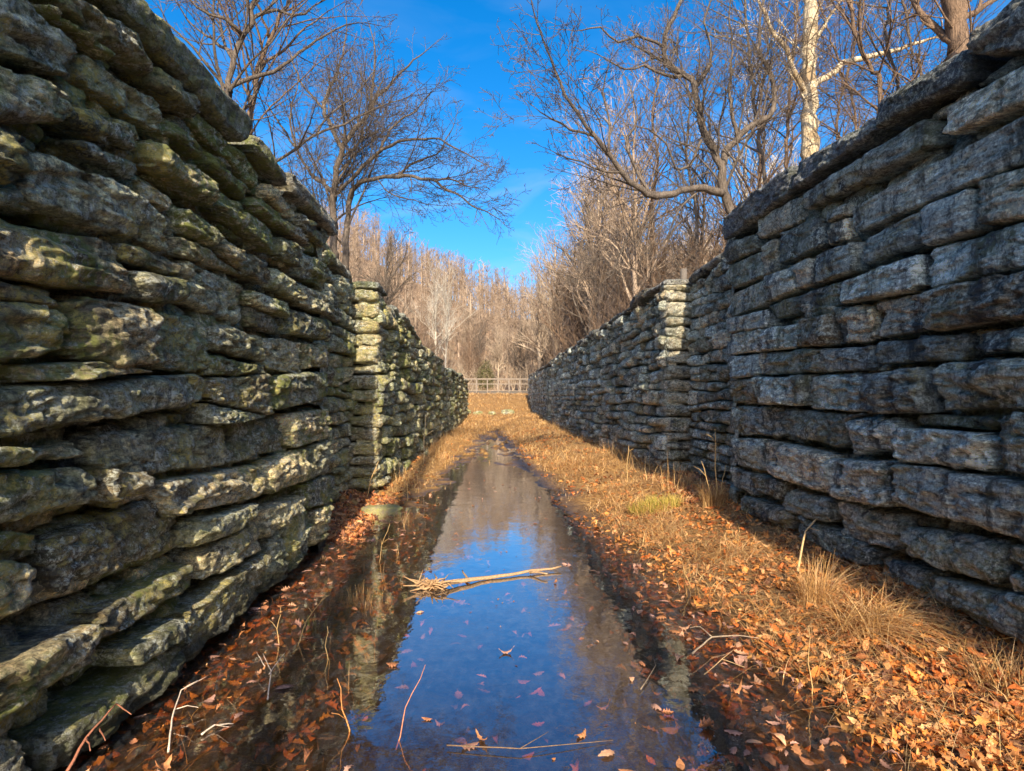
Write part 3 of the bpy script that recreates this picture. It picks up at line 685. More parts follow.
# sunk leaves on the bed (redder, browner)
SP = np.array([(.42,.13,.03), (.30,.09,.025), (.46,.20,.05), (.20,.09,.03), (.34,.17,.05), (.12,.07,.03)])
X, Y = dens_pts(15000, -2.2, 2.2, 2.1, 10, lambda X, Y: np.where(X < -.9, .75, np.where(X > .95, .65, .035))*(.5+.9*np.clip(fbm(X*2, Y*2, 0*X, 43, 2)+.3, 0, 1)))
k = ground_z(X, Y) < .01; X, Y = X[k], Y[k]
scatter_leaves(la, X, Y, ground_z(X, Y), nrng.uniform(.05, .11, len(X)), .12, leaf_cols(len(X), SP)*1.15, .002)
tag(la.build('leaf_litter', M['leaf']), 'carpet of fallen orange oak leaves on the bed and right bank', 'leaf litter', kind='stuff')
fa = Acc()
X, Y = dens_pts(2600, -2.0, 2.1, 2.1, 13, lambda X, Y: (.03+.85*sstep(.7, 1.4, X)+.45*sstep(-.9, -1.5, X)+.30*sstep(3.6, 2.2, Y))*(.3+1.2*cl(X, Y, 97, 2.6)))
k = ground_z(X, Y) < -.01; X, Y = X[k], Y[k]
FP = np.array([(.50,.22,.09), (.55,.30,.17), (.40,.17,.08), (.50,.28,.20), (.34,.18,.13)])
scatter_leaves(fa, X, Y, 0*X+.003, nrng.uniform(.045, .10, len(X)), .04, leaf_cols(len(X), FP), .002)
X, Y = dens_pts(9000, -2.0, 2.1, 2.1, 14, lambda X, Y: (.08+.6*sstep(.6, 1.5, X)+.5*sstep(-.8, -1.5, X))*cl(X, Y, 99, 2.2)**2)
k = ground_z(X, Y) < -.005; X, Y = X[k], Y[k]
scatter_leaves(fa, X, Y, 0*X+.002, nrng.uniform(.008, .026, len(X)), .03, leaf_cols(len(X), LP)*.7, .001)
tag(fa.build('floating_leaves', M['leaf']), 'scattered fallen leaves floating on the pool surface', 'floating leaves', kind='stuff')

def blades(acc, X, Y, Z, H, W, lean, cols, seg=4, droop=1.0, az=None, up=.9):
    n = len(X); az = nrng.uniform(0, 2*PI, n) if az is None else az
    t = np.linspace(0, 1, seg)
    hor = lean[:, None]*H[:, None]*(t**1.5)[None]; ver = up*H[:, None]*(t[None]-.45*droop*lean[:, None]*(t**2)[None])
    px = X[:, None]+np.cos(az)[:, None]*hor; py = Y[:, None]+np.sin(az)[:, None]*hor; pz = Z[:, None]+ver
    sa = az+PI/2+nrng.uniform(-.6, .6, n)
    ww = W[:, None]*(1-t[None]*.85)*.5
    a = np.stack([px-np.cos(sa)[:, None]*ww, py-np.sin(sa)[:, None]*ww, pz], -1)
    b = np.stack([px+np.cos(sa)[:, None]*ww, py+np.sin(sa)[:, None]*ww, pz+.25*ww], -1)
    V = np.stack([a, b], 2).reshape(n, seg*2, 3)
    i = np.arange(seg-1)*2; q = np.stack([i, i+1, i+3, i+2], -1)
    Q = (np.arange(n)*seg*2)[:, None, None]+q[None]
    acc.add(V.reshape(-1, 3), Q.reshape(-1, 4), None, np.repeat(cols, seg*2, 0))
GP = np.array([(.64,.38,.14), (.74,.50,.22), (.46,.25,.09), (.56,.31,.10), (.30,.17,.08), (.70,.47,.24), (.38,.20,.08)])
gr = Acc()
def grass_zone(n, x0, x1, y0, y1, f, h, w, cols=GP, lean=(.4, 1.6)):
    X, Y = dens_pts(n, x0, x1, y0, y1, f)
    if len(X) and y1 > 9.5 and y0 < 31:
        k = nrng.random(len(X)) < .12+.88*sstep(.0, .07, ground_z(X, Y)+.02*fbm(X*2.3, Y*2, 0*X, 61, 2)); X, Y = X[k], Y[k]
    m = len(X)
    if not m: return
    Hh = nrng.uniform(*h, m)*(1+.5*fbm(X*1.5, Y*1.5, 0*X, 55, 2))
    pv = np.clip(.95+.9*fbm(X*1.1, Y*.8, 0*X, 66, 3), .35, 1.3)
    Hh = Hh*np.clip(pv, .5, 1.1)
    blades(gr, X, Y, ground_z(X, Y)-.01, Hh, nrng.uniform(*w, m), nrng.uniform(*lean, m), np.clip(leaf_cols(m, cols)*pv[:, None]**.7, 0, 1))
grass_zone(16000, 1.2, 3.3, 3., 8., lambda X, Y: sstep(-.2, .3, edge_r(X, Y))*cl(X, Y)**1.5*np.interp(Y, [3, 4.2, 6.], [.15, .6, 1]), (.10, .36), (.003, .006), lean=(1.1, 2.6))
grass_zone(34000, .5, 3.3, 6, 15, lambda X, Y: sstep(-.25, .35, edge_r(X, Y))*(.08+.92*cl(X, Y)**1.4), (.08, .28), (.004, .008), lean=(.7, 2.4))
grass_zone(9000, -2.0, -.7, 9, 18, lambda X, Y: sstep(-.2, .2, edge_l(X, Y))*cl(X, Y, 78), (.06, .18), (.004, .009))
grass_zone(22000, -2.0, 3.2, 14, 30, lambda X, Y: sstep(-.1, .3, np.maximum(edge_r(X, Y), edge_l(X, Y)))*(.3+.7*cl(X, Y)), (.12, .32), (.008, .014))
grass_zone(16000, -2.0, 3.2, 28, 48, lambda X, Y: .4+.6*cl(X, Y), (.12, .35), (.012, .025))
grass_zone(14000, -6, 8, 46, 72, lambda X, Y: .4+.6*cl(X, Y), (.15, .45), (.02, .04))
grass_zone(9000, 1.3, 3.2, 2.1, 8, lambda X, Y: sstep(-.05, .5, edge_r(X, Y))*(.15+.85*cl(X, Y, 90)**2), (.10, .30), (.002, .005), lean=(1.9, 3.2))
grass_zone(1800, -1.9, -.7, 2.3, 8.5, lambda X, Y: cl(X, Y, 91, 2.2)**2, (.06, .18), (.002, .004), lean=(.8, 3.0))
# taller growth against the wall foot
grass_zone(5000, 2.3, 3.15, 7, 30, lambda X, Y: sstep(2.4, 3.1, X)*cl(X, Y, 80)**2.5, (.2, .6), (.004, .009), lean=(.1, .7))
grass_zone(2500, -2.0, -1.5, 11, 28, lambda X, Y: cl(X, Y, 81)**2, (.2, .5), (.004, .009), lean=(.1, .7))
grass_zone(12000, -1.3, 1.3, 9, 30, lambda X, Y: (ground_z(X, Y) > -.03)*(.2+.8*cl(X, Y, 95)), (.05, .16), (.004, .010), lean=(.6, 2.2))
# sparse emergent stems in the shallow left water
grass_zone(260, -1.5, -.75, 3.2, 8.5, lambda X, Y: cl(X, Y, 82, 2.5)**2, (.12, .38), (.003, .005), lean=(.1, .9))
# grass on top of the banks, hanging over the coping
bk = []
for s, x0, x1, n in ((-1, -4.5, -2.6, 7000), (1, 3.9, 6, 7000)):
    X, Y = dens_pts(n, x0, x1, 6, 56 if s > 0 else 43, lambda X, Y: cl(X, Y, 83)); m = len(X)
    blades(gr, X, Y, ground_z(X, Y), nrng.uniform(.2, .6, m), nrng.uniform(.006, .018, m), nrng.uniform(.2, 1., m), leaf_cols(m, GP*.8))
tag(gr.build('dry_grass', M['straw']), 'matted straw coloured dead grass covering the lock bed', 'dry grass', kind='stuff')

# named grass clumps
def clump(loc, n, h, spread, cols, label, cat='grass clump', lean=(.2, 1.3), w=(.003, .006), bias=None):
    a = Acc(); x, y = loc; ang = nrng.uniform(0, 2*PI, n); rr = spread*np.sqrt(nrng.random(n))
    X = x+rr*np.cos(ang); Y = y+rr*np.sin(ang)*.8
    z0 = float(ground_z(x, y))
    blades(a, X, Y, ground_z(X, Y)-.02, nrng.uniform(h*.5, h, n), nrng.uniform(*w, n), nrng.uniform(*lean, n), leaf_cols(n, cols), seg=6, az=ang+nrng.normal(0, 1.5, n) if bias is None else nrng.normal(bias[0], bias[1], n))
    o = a.build('grass_clump', M['straw'], origin=(x, y, z0)); return tag(o, label, cat)
def P2(x, y, z=0.): # pixel on a horizontal plane z
    Y = 600*(EYE-z)/(y-400); return ((x-495)*Y/600, Y)
HG = np.array([(.20,.26,.05), (.36,.36,.08), (.50,.42,.14), (.26,.32,.06)])
clump(P2(868, 606, .25), 520, .50, .22, GP*1.1, 'large drooping golden grass clump at the foot of the right wall', lean=(.7, 1.9), bias=(-1.9, 1.5), w=(.003, .009))
clump(P2(818, 590, .2), 420, .55, .12, GP*1.1, 'tall upright straw clump leaning on the right wall beside the drooping one', lean=(.1, 1.0))
clump(P2(655, 512, .12), 1100, .24, .36, HG*np.array([1.5, 1.1, 1.]), 'low yellow green grass tuft by the right gate recess', lean=(.2, .9), w=(.005, .009))
clump(P2(714, 512, .2), 500, .45, .14, GP*.8, 'dry tuft around the tall stalks at the right recess', lean=(.1, .8))
clump(P2(1008, 655, .3), 160, .35, .14, GP*.7, 'thin wiry grass wisps at the right wall foot by the frame edge', lean=(.2, .8))
clump(P2(368, 596, 0), 160, .28, .22, GP*.8, 'sparse reed stubble standing in the water left of the branch', lean=(0, .7))
clump(P2(320, 620, 0), 26, .22, .08, HG, 'few bright green blades sprouting from leafy water near left wall', lean=(0, .8))
clump(P2(395, 520, 0), 260, .3, .22, GP*.8, 'brown grass tangle in the shallows beyond the branch', lean=(.3, 1.2))
clump(P2(640, 470, .15), 600, .3, .3, GP, 'pale bushy grass hummock midway along the right bank')

# stalks: single tall stems
def stalk(px, py, h, lean, az, r, label, z=0.1, twigs=2, col=(.55,.36,.15)):
    x, y = P2(px, py, z); z0 = float(max(ground_z(x, y), -.03)); a = Acc(); rs = random.Random(int(px*7+py))
    t = np.linspace(0, 1, 7)
    pts = np.stack([lean*h*t**1.4*math.cos(az)+.01*np.sin(t*9), lean*h*t**1.4*math.sin(az), h*t*.97], 1)
    tube(a, pts, r*(1-.6*t), 5, col)
    for k in range(twigs):
        i = rs.randint(2, 5); p = pts[i]; aa = rs.uniform(0, 6.28); l = h*rs.uniform(.12, .3)
        tube(a, [p, p+np.array([math.cos(aa)*l*.5, math.sin(aa)*l*.5, l*.5]), p+np.array([math.cos(aa)*l, math.sin(aa)*l, l*.75])], [r*.5, r*.4, r*.2], 4, col)
    o = Acc(); o = a.build('weed_stalk', M['straw']); o.location = (x, y, z0-.01)
    return tag(o, label, 'weed stalk')
stalk(718, 512, 1.05, .05, 1.6, .013, 'tallest straight tan stalk standing by the right gate recess', .2, 1)
stalk(722, 512, .55, .12, 0., .009, 'shorter stalk leaning right beside the tallest one', .2, 1)
stalk(714, 512, .62, .25, 3.1, .009, 'stalk leaning left beside the tallest one', .2, 1)
stalk(300, 640, .38, .5, .4, .0045, 'thin golden stem arching over water near the left wall', 0, 3)
stalk(282, 640, .30, .1, 1.4, .004, 'short upright stem with side shoot in the left shallows', 0, 2)
stalk(352, 725, .30, .3, 2.6, .005, 'orange stem sticking up at the lower left of the sky reflection', 0, 1, (.55, .25, .08))
stalk(398, 735, .36, .55, .9, .004, 'slender reddish stem leaning right in the front of the pool', 0, 0, (.55, .22, .12))
stalk(368, 498, .65, .3, .5, .011, 'leaning forked weed stem before the left far wall', .05, 3)
stalk(408, 500, .55, .05, .5, .007, 'tall thin stem on the left shallows beyond the mossy stone', 0, 1)
stalk(424, 470, 1.2, .04, .5, .012, 'tall pale stem rising against the left wall', .05, 1, (.65, .5, .3))
stalk(627, 486, .75, .06, .5, .012, 'straight dry stem on the right bank before the shaded wall', .15, 1)
stalk(812, 660, .42, .15, 1.3, .004, 'single fine straw stem upright among right bank leaves', .2, 0)
stalk(380, 560, .45, .25, .3, .005, 'branching stem leaning over water beside the reed stubble', 0, 3)
stalk(330, 655, .26, .1, 1.9, .004, 'small upright stem between wall and pool', 0, 2)
stalk(690, 585, .3, .3, 2.9, .004, 'short stem on the wet leaf edge of the right bank', .05, 2)

# pale twig branches
def twig(pts_px, z, r, label, col=(.62, .50, .38), name='fallen_twig', forks=(), cat='twig', lift=None):
    base = P2(*pts_px[0], z); a = Acc()
    def conv(pp, rr, hs=None):
        P = []
        for i, (px, py) in enumerate(pp):
            x, y = P2(px, py, z); P.append((x-base[0], y-base[1], (hs[i] if hs else .01*math.sin(i*2.1)+.012)))
        P = np.array(P); n = 4*(len(P)-1)+1
        t = np.linspace(0, len(P)-1, n); Q = np.stack([np.interp(t, range(len(P)), P[:, k]) for k in range(3)], 1)
        Q += nrng.normal(0, min(rr*.3, .004), Q.shape)*np.array([1, 1, .6]); tube(a, Q, rr*(1-.6*t/(len(P)-1)), 7 if rr > .01 else 5, col)
    conv(pts_px, r, lift)
    for f in forks:
        d0 = [math.hypot(f[0][0]-q[0], f[0][1]-q[1]) for q in pts_px]; j = d0.index(min(d0))
        z0 = (lift[j] if lift else .02)
        conv(f, r*.6, [z0+.02*i for i in range(len(f))])
    o = a.build(name, M['wood']); o.location = (base[0], base[1], z); return tag(o, label, cat)
twig([(438, 586), (480, 578), (520, 573), (561, 568)], .012, .024, 'pale fallen branch lying across the pool', (.34,.22,.12), 'fallen_branch', [[(470, 580), (462, 572)], [(530, 572), (548, 576)]], 'branch', [.03, .01, .012, .02])
ra = Acc()
for k in range(46):
    a0 = nrng.uniform(0, 2*PI); l = nrng.uniform(.06, .2); e = nrng.uniform(.1, .9)
    p = np.array([0, 0, 0.02]); d = np.array([math.cos(a0)*1.4, math.sin(a0)*.8, e*.6])*l
    tube(ra, [p+nrng.normal(0, .02, 3), p+d*.5+nrng.normal(0, .02, 3), p+d+nrng.normal(0, .03, 3)], [.014, .010, .003], 4, (.36,.22,.11))
x, y = P2(432, 586)
o = ra.build('root_tangle', M['wood']); o.location = (x, y, .0)
tag(o, 'tan tangle of roots and straw caught at the left end of the fallen branch', 'root tangle')
twig([(178, 742), (181, 722), (190, 700), (206, 694)], 0, .0055, 'pale forked twig standing from water by the left wall foot', forks=[[(183, 712), (196, 712), (206, 718)], [(190, 700), (214, 690)]], lift=[0, .06, .1, .12])
twig([(273, 693), (276, 676), (268, 664)], 0, .005, 'small white branched twig right of the pale forked one', forks=[[(274, 680), (284, 668), (290, 664)], [(270, 672), (262, 660)]], lift=[0, .07, .1])
twig([(210, 728), (222, 720), (240, 716)], 0, .006, 'little bleached twig lying in the water in the lower left', forks=[[(222, 720), (236, 726)]])
twig([(75, 771), (100, 748), (128, 726)], .05, .008, 'reddish bramble stem against the bottom left stones', (.35,.14,.08), forks=[[(100, 748), (104, 765)], [(128, 726), (142, 742)], [(112, 738), (118, 755)]], lift=[0, .1, .16])
twig([(692, 655), (712, 640), (735, 636), (760, 640)], .05, .007, 'curved grey twig on the leafy edge right of the pool', (.30,.23,.16), forks=[[(712, 640), (700, 632), (690, 636)]])
twig([(704, 676), (722, 662), (745, 668)], .05, .004, 'thin straw twig on wet leaves below the curved grey one', (.42,.28,.14), forks=[[(722, 662), (735, 655)]])
twig([(448, 742), (520, 748), (612, 738)], .004, .004, 'long dark stem floating across the front of the pool', (.16,.10,.06), forks=[[(520, 748), (548, 736)]])
twig([(640, 690), (655, 668), (652, 655)], 0, .004, 'short dark twig near the right edge of the sky reflection', (.2,.15,.1))
twig([(318, 534), (332, 528), (346, 526)], .01, .007, 'thin pale stick floating by the foot of the left wall', (.6,.55,.48))
# arching dead frond on the right wall foot
twig([(800, 572), (808, 556), (826, 545), (838, 548)], .25, .010, 'arched tan dead stem against the right wall', (.62,.42,.2), forks=[[(812, 552), (822, 558)], [(826, 545), (834, 560)]], lift=[0, .22, .32, .25])

# loose stones
def rock(loc, size, tint, mat, label, seed, name='rock'):
    a = Acc(); nu, nv = 36, 22
    u = np.linspace(0, 2*PI, nu, endpoint=False); v = np.linspace(-PI/2, PI/2, nv)
    U_, V_ = np.meshgrid(u, v); p = np.stack([np.cos(V_)*np.cos(U_), np.cos(V_)*np.sin(U_), np.sin(V_)], -1).reshape(-1, 3)
    p = np.sign(p)*np.abs(p)**.75
    d = 1+.30*fbm(p[:, 0]*1.9+seed, p[:, 1]*1.9, p[:, 2]*3.5, 3, 4); p = p*d[:, None]*np.array(size)
    i = np.arange(nv-1)[:, None]*nu; j = np.arange(nu)[None]; j2 = (j+1) % nu
    q = np.stack([i+j, i+j2, i+nu+j2, i+nu+j], -1).reshape(-1, 4)
    a.add(p, q, None, tint); o = a.build(name, mat); o.location = loc; o.rotation_euler[2] = seed
    return tag(o, label, 'rock')
mossr = NT('mossy_rock'); Pm = mossr.pos()
cm = mossr.mix(mossr.mapr(mossr.noise(Pm, 9, 5, .7), .4, .6), (.34,.32,.11), (.24,.20,.13))
M['moss_rock'] = mossr.out(cm, .9, mossr.bump(mossr.noise(Pm, 40, 5, .7), .02))
x, y = P2(383, 513)
rock((x, y, .015), (.30, .22, .12), (.5,.5,1), M['moss_rock'], 'rounded yellow green mossy stone in shallow water by the left wall', .3)
for k, (px, py, sz, lb) in enumerate([(478, 413, .5, 'low grey green boulder at the far end of the lock, left of centre'), (492, 415, .35, 'small stone between two boulders at the far end of the lock'),
                            (508, 412, .55, 'low grey boulder at the far end of the lock, right of centre'), (468, 419, .4, 'stone beside the far end of the left lock wall')]):
    Y = 47+k*.6; X = (px-495)*Y/600
    rock((X, Y, float(ground_z(X, Y))+.12), (sz, sz*.6, sz*.45), (.5,.6,.8), M['stone_left'], lb, 1.3*k+1)

# ------------------------------------------------------------------ footbridge
BY = 66.
br = empty('footbridge', (.5, BY, 2.5), 'pale wooden footbridge with post and rail sides crossing beyond the far end of the lock', 'footbridge')
def part(name, fn, col):
    a = Acc(); fn(a); return a.build(name, M['wood'], br, smooth=False, origin=tuple(br.location))
WC = (.22,.18,.145)
part('deck', lambda a: box(a, (-7, BY, 2.66), (9, BY+1.8, 2.74), WC), WC)
for yy in (BY+.05, BY+1.6): part('beam', lambda a: box(a, (-7.2, yy, 2.36), (9.2, yy+.15, 2.655), (.10,.09,.08)), WC)
for yy in (BY-.02, BY+1.72):
    for zz, hh in ((4.0, .07), (3.45, .05)):
        part('rail', lambda a: box(a, (-7, yy-.045, zz), (9, yy, zz+hh), WC), WC)
    for k in range(14):
        xx = -6.9+k*1.2; part('post', lambda a: box(a, (xx, yy+.003, 2.5), (xx+.10, yy+.10, 4.0), WC), WC)
for xx in (-7.3, 8.7): part('abutment', lambda a: box(a, (xx, BY-.2, 1.5), (xx+.6, BY+2.0, 2.355), (.3,.28,.25)), WC)

# ------------------------------------------------------------------ trees
def rot_dir(d, ang, rs):
    d = d/np.linalg.norm(d); r = np.array([rs.gauss(0, 1) for _ in range(3)]); p = np.cross(d, r); p /= np.linalg.norm(p)+1e-9
    return d*math.cos(ang)+p*math.sin(ang)
def branch(acc, p, d, L, r, lev, rs, o):
    """wandering limb with side shoots; o: options"""
    n = max(3, int(L/o['seg'][min(lev, len(o['seg'])-1)])+1); st = L/(n-1)
    pts = [p]; d = d/np.linalg.norm(d); dirs = [d]
    for i in range(n-1):
        w = o['wob']*(1+.25*lev)
        d = d+np.array([rs.gauss(0, w), rs.gauss(0, w), rs.gauss(0, w)])*math.sqrt(st/.4 if st < .4 else 1)+np.array([0, 0, o['up']*(.5 if lev else 1)*st])
        d /= np.linalg.norm(d); p = p+d*st; pts.append(p); dirs.append(d)
    t = np.linspace(0, 1, n); rad = np.maximum(r*(1-t*o['taper']), o['rmin'])
    sides = 8 if r > .09 else 6 if r > .04 else 4 if r > .016 else 3
    tube(acc, pts, rad, sides, cap=False)
    if lev >= o['levels']: return
    shoots(acc, np.array(pts), np.array(dirs), rad, L, lev, rs, o)
def shoots(acc, pts, dirs, rad, L, lev, rs, o, start=None):
    m = o['kids'][min(lev, len(o['kids'])-1)]; cnt = max(1, int(m*L+rs.random()))
    s0 = o['start'] if start is None else start
    for k in range(cnt):
        t = s0+(1-s0)*((k+rs.random())/cnt)
        f = t*(len(pts)-1); i = min(int(f), len(pts)-2); w = f-i
        p = pts[i]*(1-w)+pts[i+1]*w; d = dirs[i]
        rr = (rad[i]*(1-w)+rad[i+1]*w)*rs.uniform(.45, .75)*(o.get('thick', 1) if lev == 0 else 1)
        ll = L*rs.uniform(.30, .62)*(1.15-t*.6)*o.get('len', 1)
        ll = min(ll, o['maxl'][min(lev, len(o['maxl'])-1)])
        nd = rot_dir(d, rs.uniform(.45, 1.1), rs); nd[2] += o['lift']; nd /= np.linalg.norm(nd)
        branch(acc, p, nd, ll, max(rr, o['rmin']), lev+1, rs, o)
HO = dict(seg=[.22, .18, .13, .10, .09], wob=.115, up=.05, taper=.8, rmin=.0044, levels=4, kids=[1.5, 2.3, 4.6, 7.5], start=.15, maxl=[3, 1.8, .95, .5], lift=.12, len=1.0)

def W3(px, py, Y, dy=0):
    Y2 = Y+dy; return np.array([(px-495)*Y2/600, Y2, EYE+(400-py)*Y2/600])
def hero(name, Y, limbs, label, mat, seed, o=HO, group=None, root=None):
    """limbs: (px list with depth offsets, r0, r1); first limb is the trunk"""
    rs = random.Random(seed)
    b = W3(*limbs[0][0][0][:2], Y); gz = float(ground_z(b[0], b[1])); base = np.array([b[0], b[1], gz-.15])
    e = empty(name, tuple(base), label, 'tree', group)
    ta = Acc(); ca = Acc()
    for li, (pp, r0, r1) in enumerate(limbs):
        P = [W3(q[0], q[1], Y, q[2] if len(q) > 2 else 0) for q in pp]
        if li == 0 and P[0][2] > gz-.1: P = [base]+P
        P = np.array(P); n = max(6, int(np.linalg.norm(np.diff(P, axis=0), axis=1).sum()/.22))
        s = np.concatenate([[0], np.cumsum(np.linalg.norm(np.diff(P, axis=0), axis=1))]); L = s[-1]
        t = np.linspace(0, L, n)
        # smooth the traced limb (Catmull-Rom)
        def cr(k):
            Pe = np.concatenate([[2*P[0]-P[1]], P, [2*P[-1]-P[-2]]])[:, k]; out = []
            for tt in t:
                i = min(np.searchsorted(s, tt, 'right')-1, len(P)-2); u = (tt-s[i])/(s[i+1]-s[i]+1e-9)
                p0, p1, p2, p3 = Pe[i:i+4]
                out.append(.5*(2*p1+(p2-p0)*u+(2*p0-5*p1+4*p2-p3)*u*u+(3*p1-p0-3*p2+p3)*u**3))
            return np.array(out)
        Q = np.stack([cr(0), cr(1), cr(2)], 1)
        jit = .020 if r0 > .03 else .015
        Q[1:-1] += np.array([[rs.gauss(0, jit) for _ in range(3)] for _ in range(n-2)])
        rad = np.linspace(r0, r1, n)*(1+.06*np.array([rs.gauss(0, 1) for _ in range(n)]))
        if li == 0: rad[:3] *= np.array([1.5, 1.25, 1.08])
        tube(ta if li == 0 else ca, Q, rad, 10 if r0 > .05 else 6)
        D = np.gradient(Q, axis=0); D /= np.linalg.norm(D, axis=1)[:, None]
        shoots(ca, Q, D, rad, L, 0 if L > 2 else 1, rs, o, start=o.get('tstart', .45) if li == 0 else .12)
        if li: branch(ca, Q[-1], D[-1], min(1.3, L*.4), r1, 2, rs, o)
        elif L > 2: branch(ca, Q[-1], D[-1], min(2., L*.4), r1, 1, rs, o)
    ta.build('trunk', mat, e, origin=tuple(base)); ca.build('crown', mat, e, origin=tuple(base))
    return e
# big double stemmed tree behind the left wall
hero('bare_tree', 17, [
 ([(336,275),(334,240),(333,193),(342,148),(355,128),(368,111,.3)], .135, .055),
 ([(346,280),(346,245),(347,222),(353,189),(372,179,-.5),(397,176,-1),(434,180,-1.4),(468,202,-1.8)], .10, .022),
 ([(338,193),(358,172,-.4),(379,152,-.7),(401,141,-1),(434,137,-1.3),(462,150,-1.5)], .058, .018),
 ([(342,148),(330,125,.4),(323,108,.6),(330,85,.8),(338,67,1),(345,30,1.2)], .07, .02),
 ([(368,111,.3),(376,96,.3),(383,89,.2),(400,70,0),(420,52,0)], .055, .018),
 ([(368,111,.3),(372,80,.6),(374,50,.8),(368,22,1)], .05, .015),
 ([(333,193),(318,180,.5),(308,170,.8),(297,150,1.2),(290,120,1.5),(296,90,1.7)], .06, .02),
 ([(397,176,-1),(415,160,-.8),(436,152,-.6),(450,130,-.4)], .04, .015),
 ([(379,152,-.7),(392,125,-.5),(412,110,-.3),(428,92,-.3)], .04, .014),
 ([(323,108,.6),(305,88,.9),(292,62,1.2),(285,35,1.4)], .04, .014),
 ([(434,180,-1.4),(450,178,-1.5),(472,186,-1.6)], .03, .012),
], 'large bare tree with two crooked stems spreading over the left wall', M['bark_grey'], 4, dict(HO, kids=[2.4, 3.4, 6.2, 9.], thick=.6))
hero('bare_tree', 11, [
 ([(229,110),(229,93),(234,56),(243,36),(249,18),(253,0),(262,-40)], .085, .04),
 ([(229,88),(252,76,.3),(275,70,.5),(295,55,.7),(318,38,.9),(345,22,1.1)], .045, .015),
 ([(243,36),(228,22,-.3),(205,12,-.4),(185,-5,-.6)], .04, .015),
 ([(249,18),(275,10,.2),(300,12,.4),(325,-4,.6)], .035, .013),
 ([(234,56),(214,40,.3),(196,28,.5),(178,5,.5)], .035, .013),
], 'dark bare tree right behind the coping of the near left wall', M['bark_grey'], 9)
hero('bare_tree', 12, [
 ([(249,132),(252,105),(256,74),(268,37),(282,8),(296,-30)], .07, .03),
 ([(256,74),(266,60,.3),(284,50,.5),(300,30,.6),(322,12,.8)], .035, .013),
 ([(252,100),(240,78,.4),(232,50,.6),(226,20,.8)], .03, .012),
 ([(268,37),(262,15,-.2),(250,-10,-.4)], .03, .012),
], 'slender brown tree leaning up beside the dark one behind the near left wall', M['bark_tan'], 12)
hero('bare_tree', 13, [
 ([(272,170),(280,160),(296,148),(316,134),(335,127),(353,118)], .05, .022),
 ([(316,134),(330,112,.3),(352,96,.5),(372,70,.6)], .025, .01),
 ([(296,148),(280,125,.3),(262,100,.4),(250,95,.4)], .025, .01),
], 'low leaning limb crossing the sky just above the left coping', M['bark_grey'], 14)
# crooked tree behind the right wall
hero('bare_tree', 13, [
 ([(740,225),(733,205),(727,185),(725,164),(716,140),(705,115),(700,80),(688,68,.2)], .135, .062),
 ([(727,190),(714,186,-.3),(700,184,-.5),(675,190,-.8),(653,192,-1.1),(636,180,-1.3),(623,169,-1.4),(610,150,-1.5),(597,133,-1.6),(580,110,-1.7),(566,92,-1.8),(556,66,-1.9),(546,41,-2)], .085, .02),
 ([(725,164),(732,145,.2),(742,133,.3),(760,118,.5),(776,107,.6),(781,85,.7),(775,60,.8),(765,40,.9),(768,0,1.2)], .085, .03),
 ([(688,68,.2),(674,60,.3),(668,40,.4),(670,20,.5),(682,0,.6),(690,-30,.7)], .065, .03),
 ([(700,80),(712,62,.2),(716,38,.3),(708,15,.3),(716,-10,.3)], .05, .02),
 ([(705,135),(695,160,-.2),(680,165,-.4),(672,140,-.6),(655,128,-.8),(640,122,-.9)], .04, .012),
 ([(653,192,-1.1),(640,170,-.9),(628,140,-.7),(640,112,-.6),(632,80,-.5)], .04, .012),
 ([(742,133,.3),(738,110,.5),(734,80,.6),(738,40,.7),(735,5,.8)], .045, .018),
 ([(688,68,.2),(668,70,0),(648,60,-.2),(628,64,-.4),(606,52,-.6)], .04, .014),
 ([(668,40,.4),(645,30,.2),(622,34,0),(600,20,-.2),(582,24,-.3)], .038, .013),
 ([(597,133,-1.6),(580,128,-1.6),(560,120,-1.7),(540,108,-1.8)], .03, .011),
 ([(610,150,-1.5),(612,120,-1.4),(604,90,-1.3),(610,60,-1.3)], .03, .011),
 ([(623,169,-1.4),(602,168,-1.5),(580,158,-1.6),(556,150,-1.7)], .028, .01),
], 'crooked bare tree leaning out over the right wall towards the sky gap', M['bark_grey'], 21, dict(HO, kids=[2.4, 3.4, 6.2, 9.], thick=.6))
hero('sycamore_tree', 16, [
 ([(817,180),(817,145),(818,100),(817,60),(819,20),(820,-60),(822,-140)], .24, .17),
 ([(820,78),(838,66,.3),(858,52,.6),(880,46,.8),(910,38,1),(940,28,1.2)], .10, .04),
 ([(815,85),(802,62,-.2),(792,35,-.4),(780,20,-.5),(768,-5,-.6)], .08, .04),
 ([(819,40),(834,15,.3),(850,-10,.5)], .06, .03),
], 'pale barked sycamore rising straight behind the right wall', M['bark_pale'], 25, dict(HO, thick=.22, kids=[.8, 1.8, 4, 6]))
hero('bare_tree', 13, [
 ([(978,70),(975,35),(972,0),(968,-50),(966,-110)], .27, .20),
 ([(970,30),(955,18,.3),(940,0,.5),(925,-20,.7)], .09, .05),
 ([(974,10),(988,0,.2),(1010,-12,.3),(1030,-30,.3)], .08, .04),
], 'thick brown tree trunk at the top right above the stepped coping', M['bark_tan'], 27, dict(HO, thick=.2, kids=[.8, 1.8, 4, 6]))
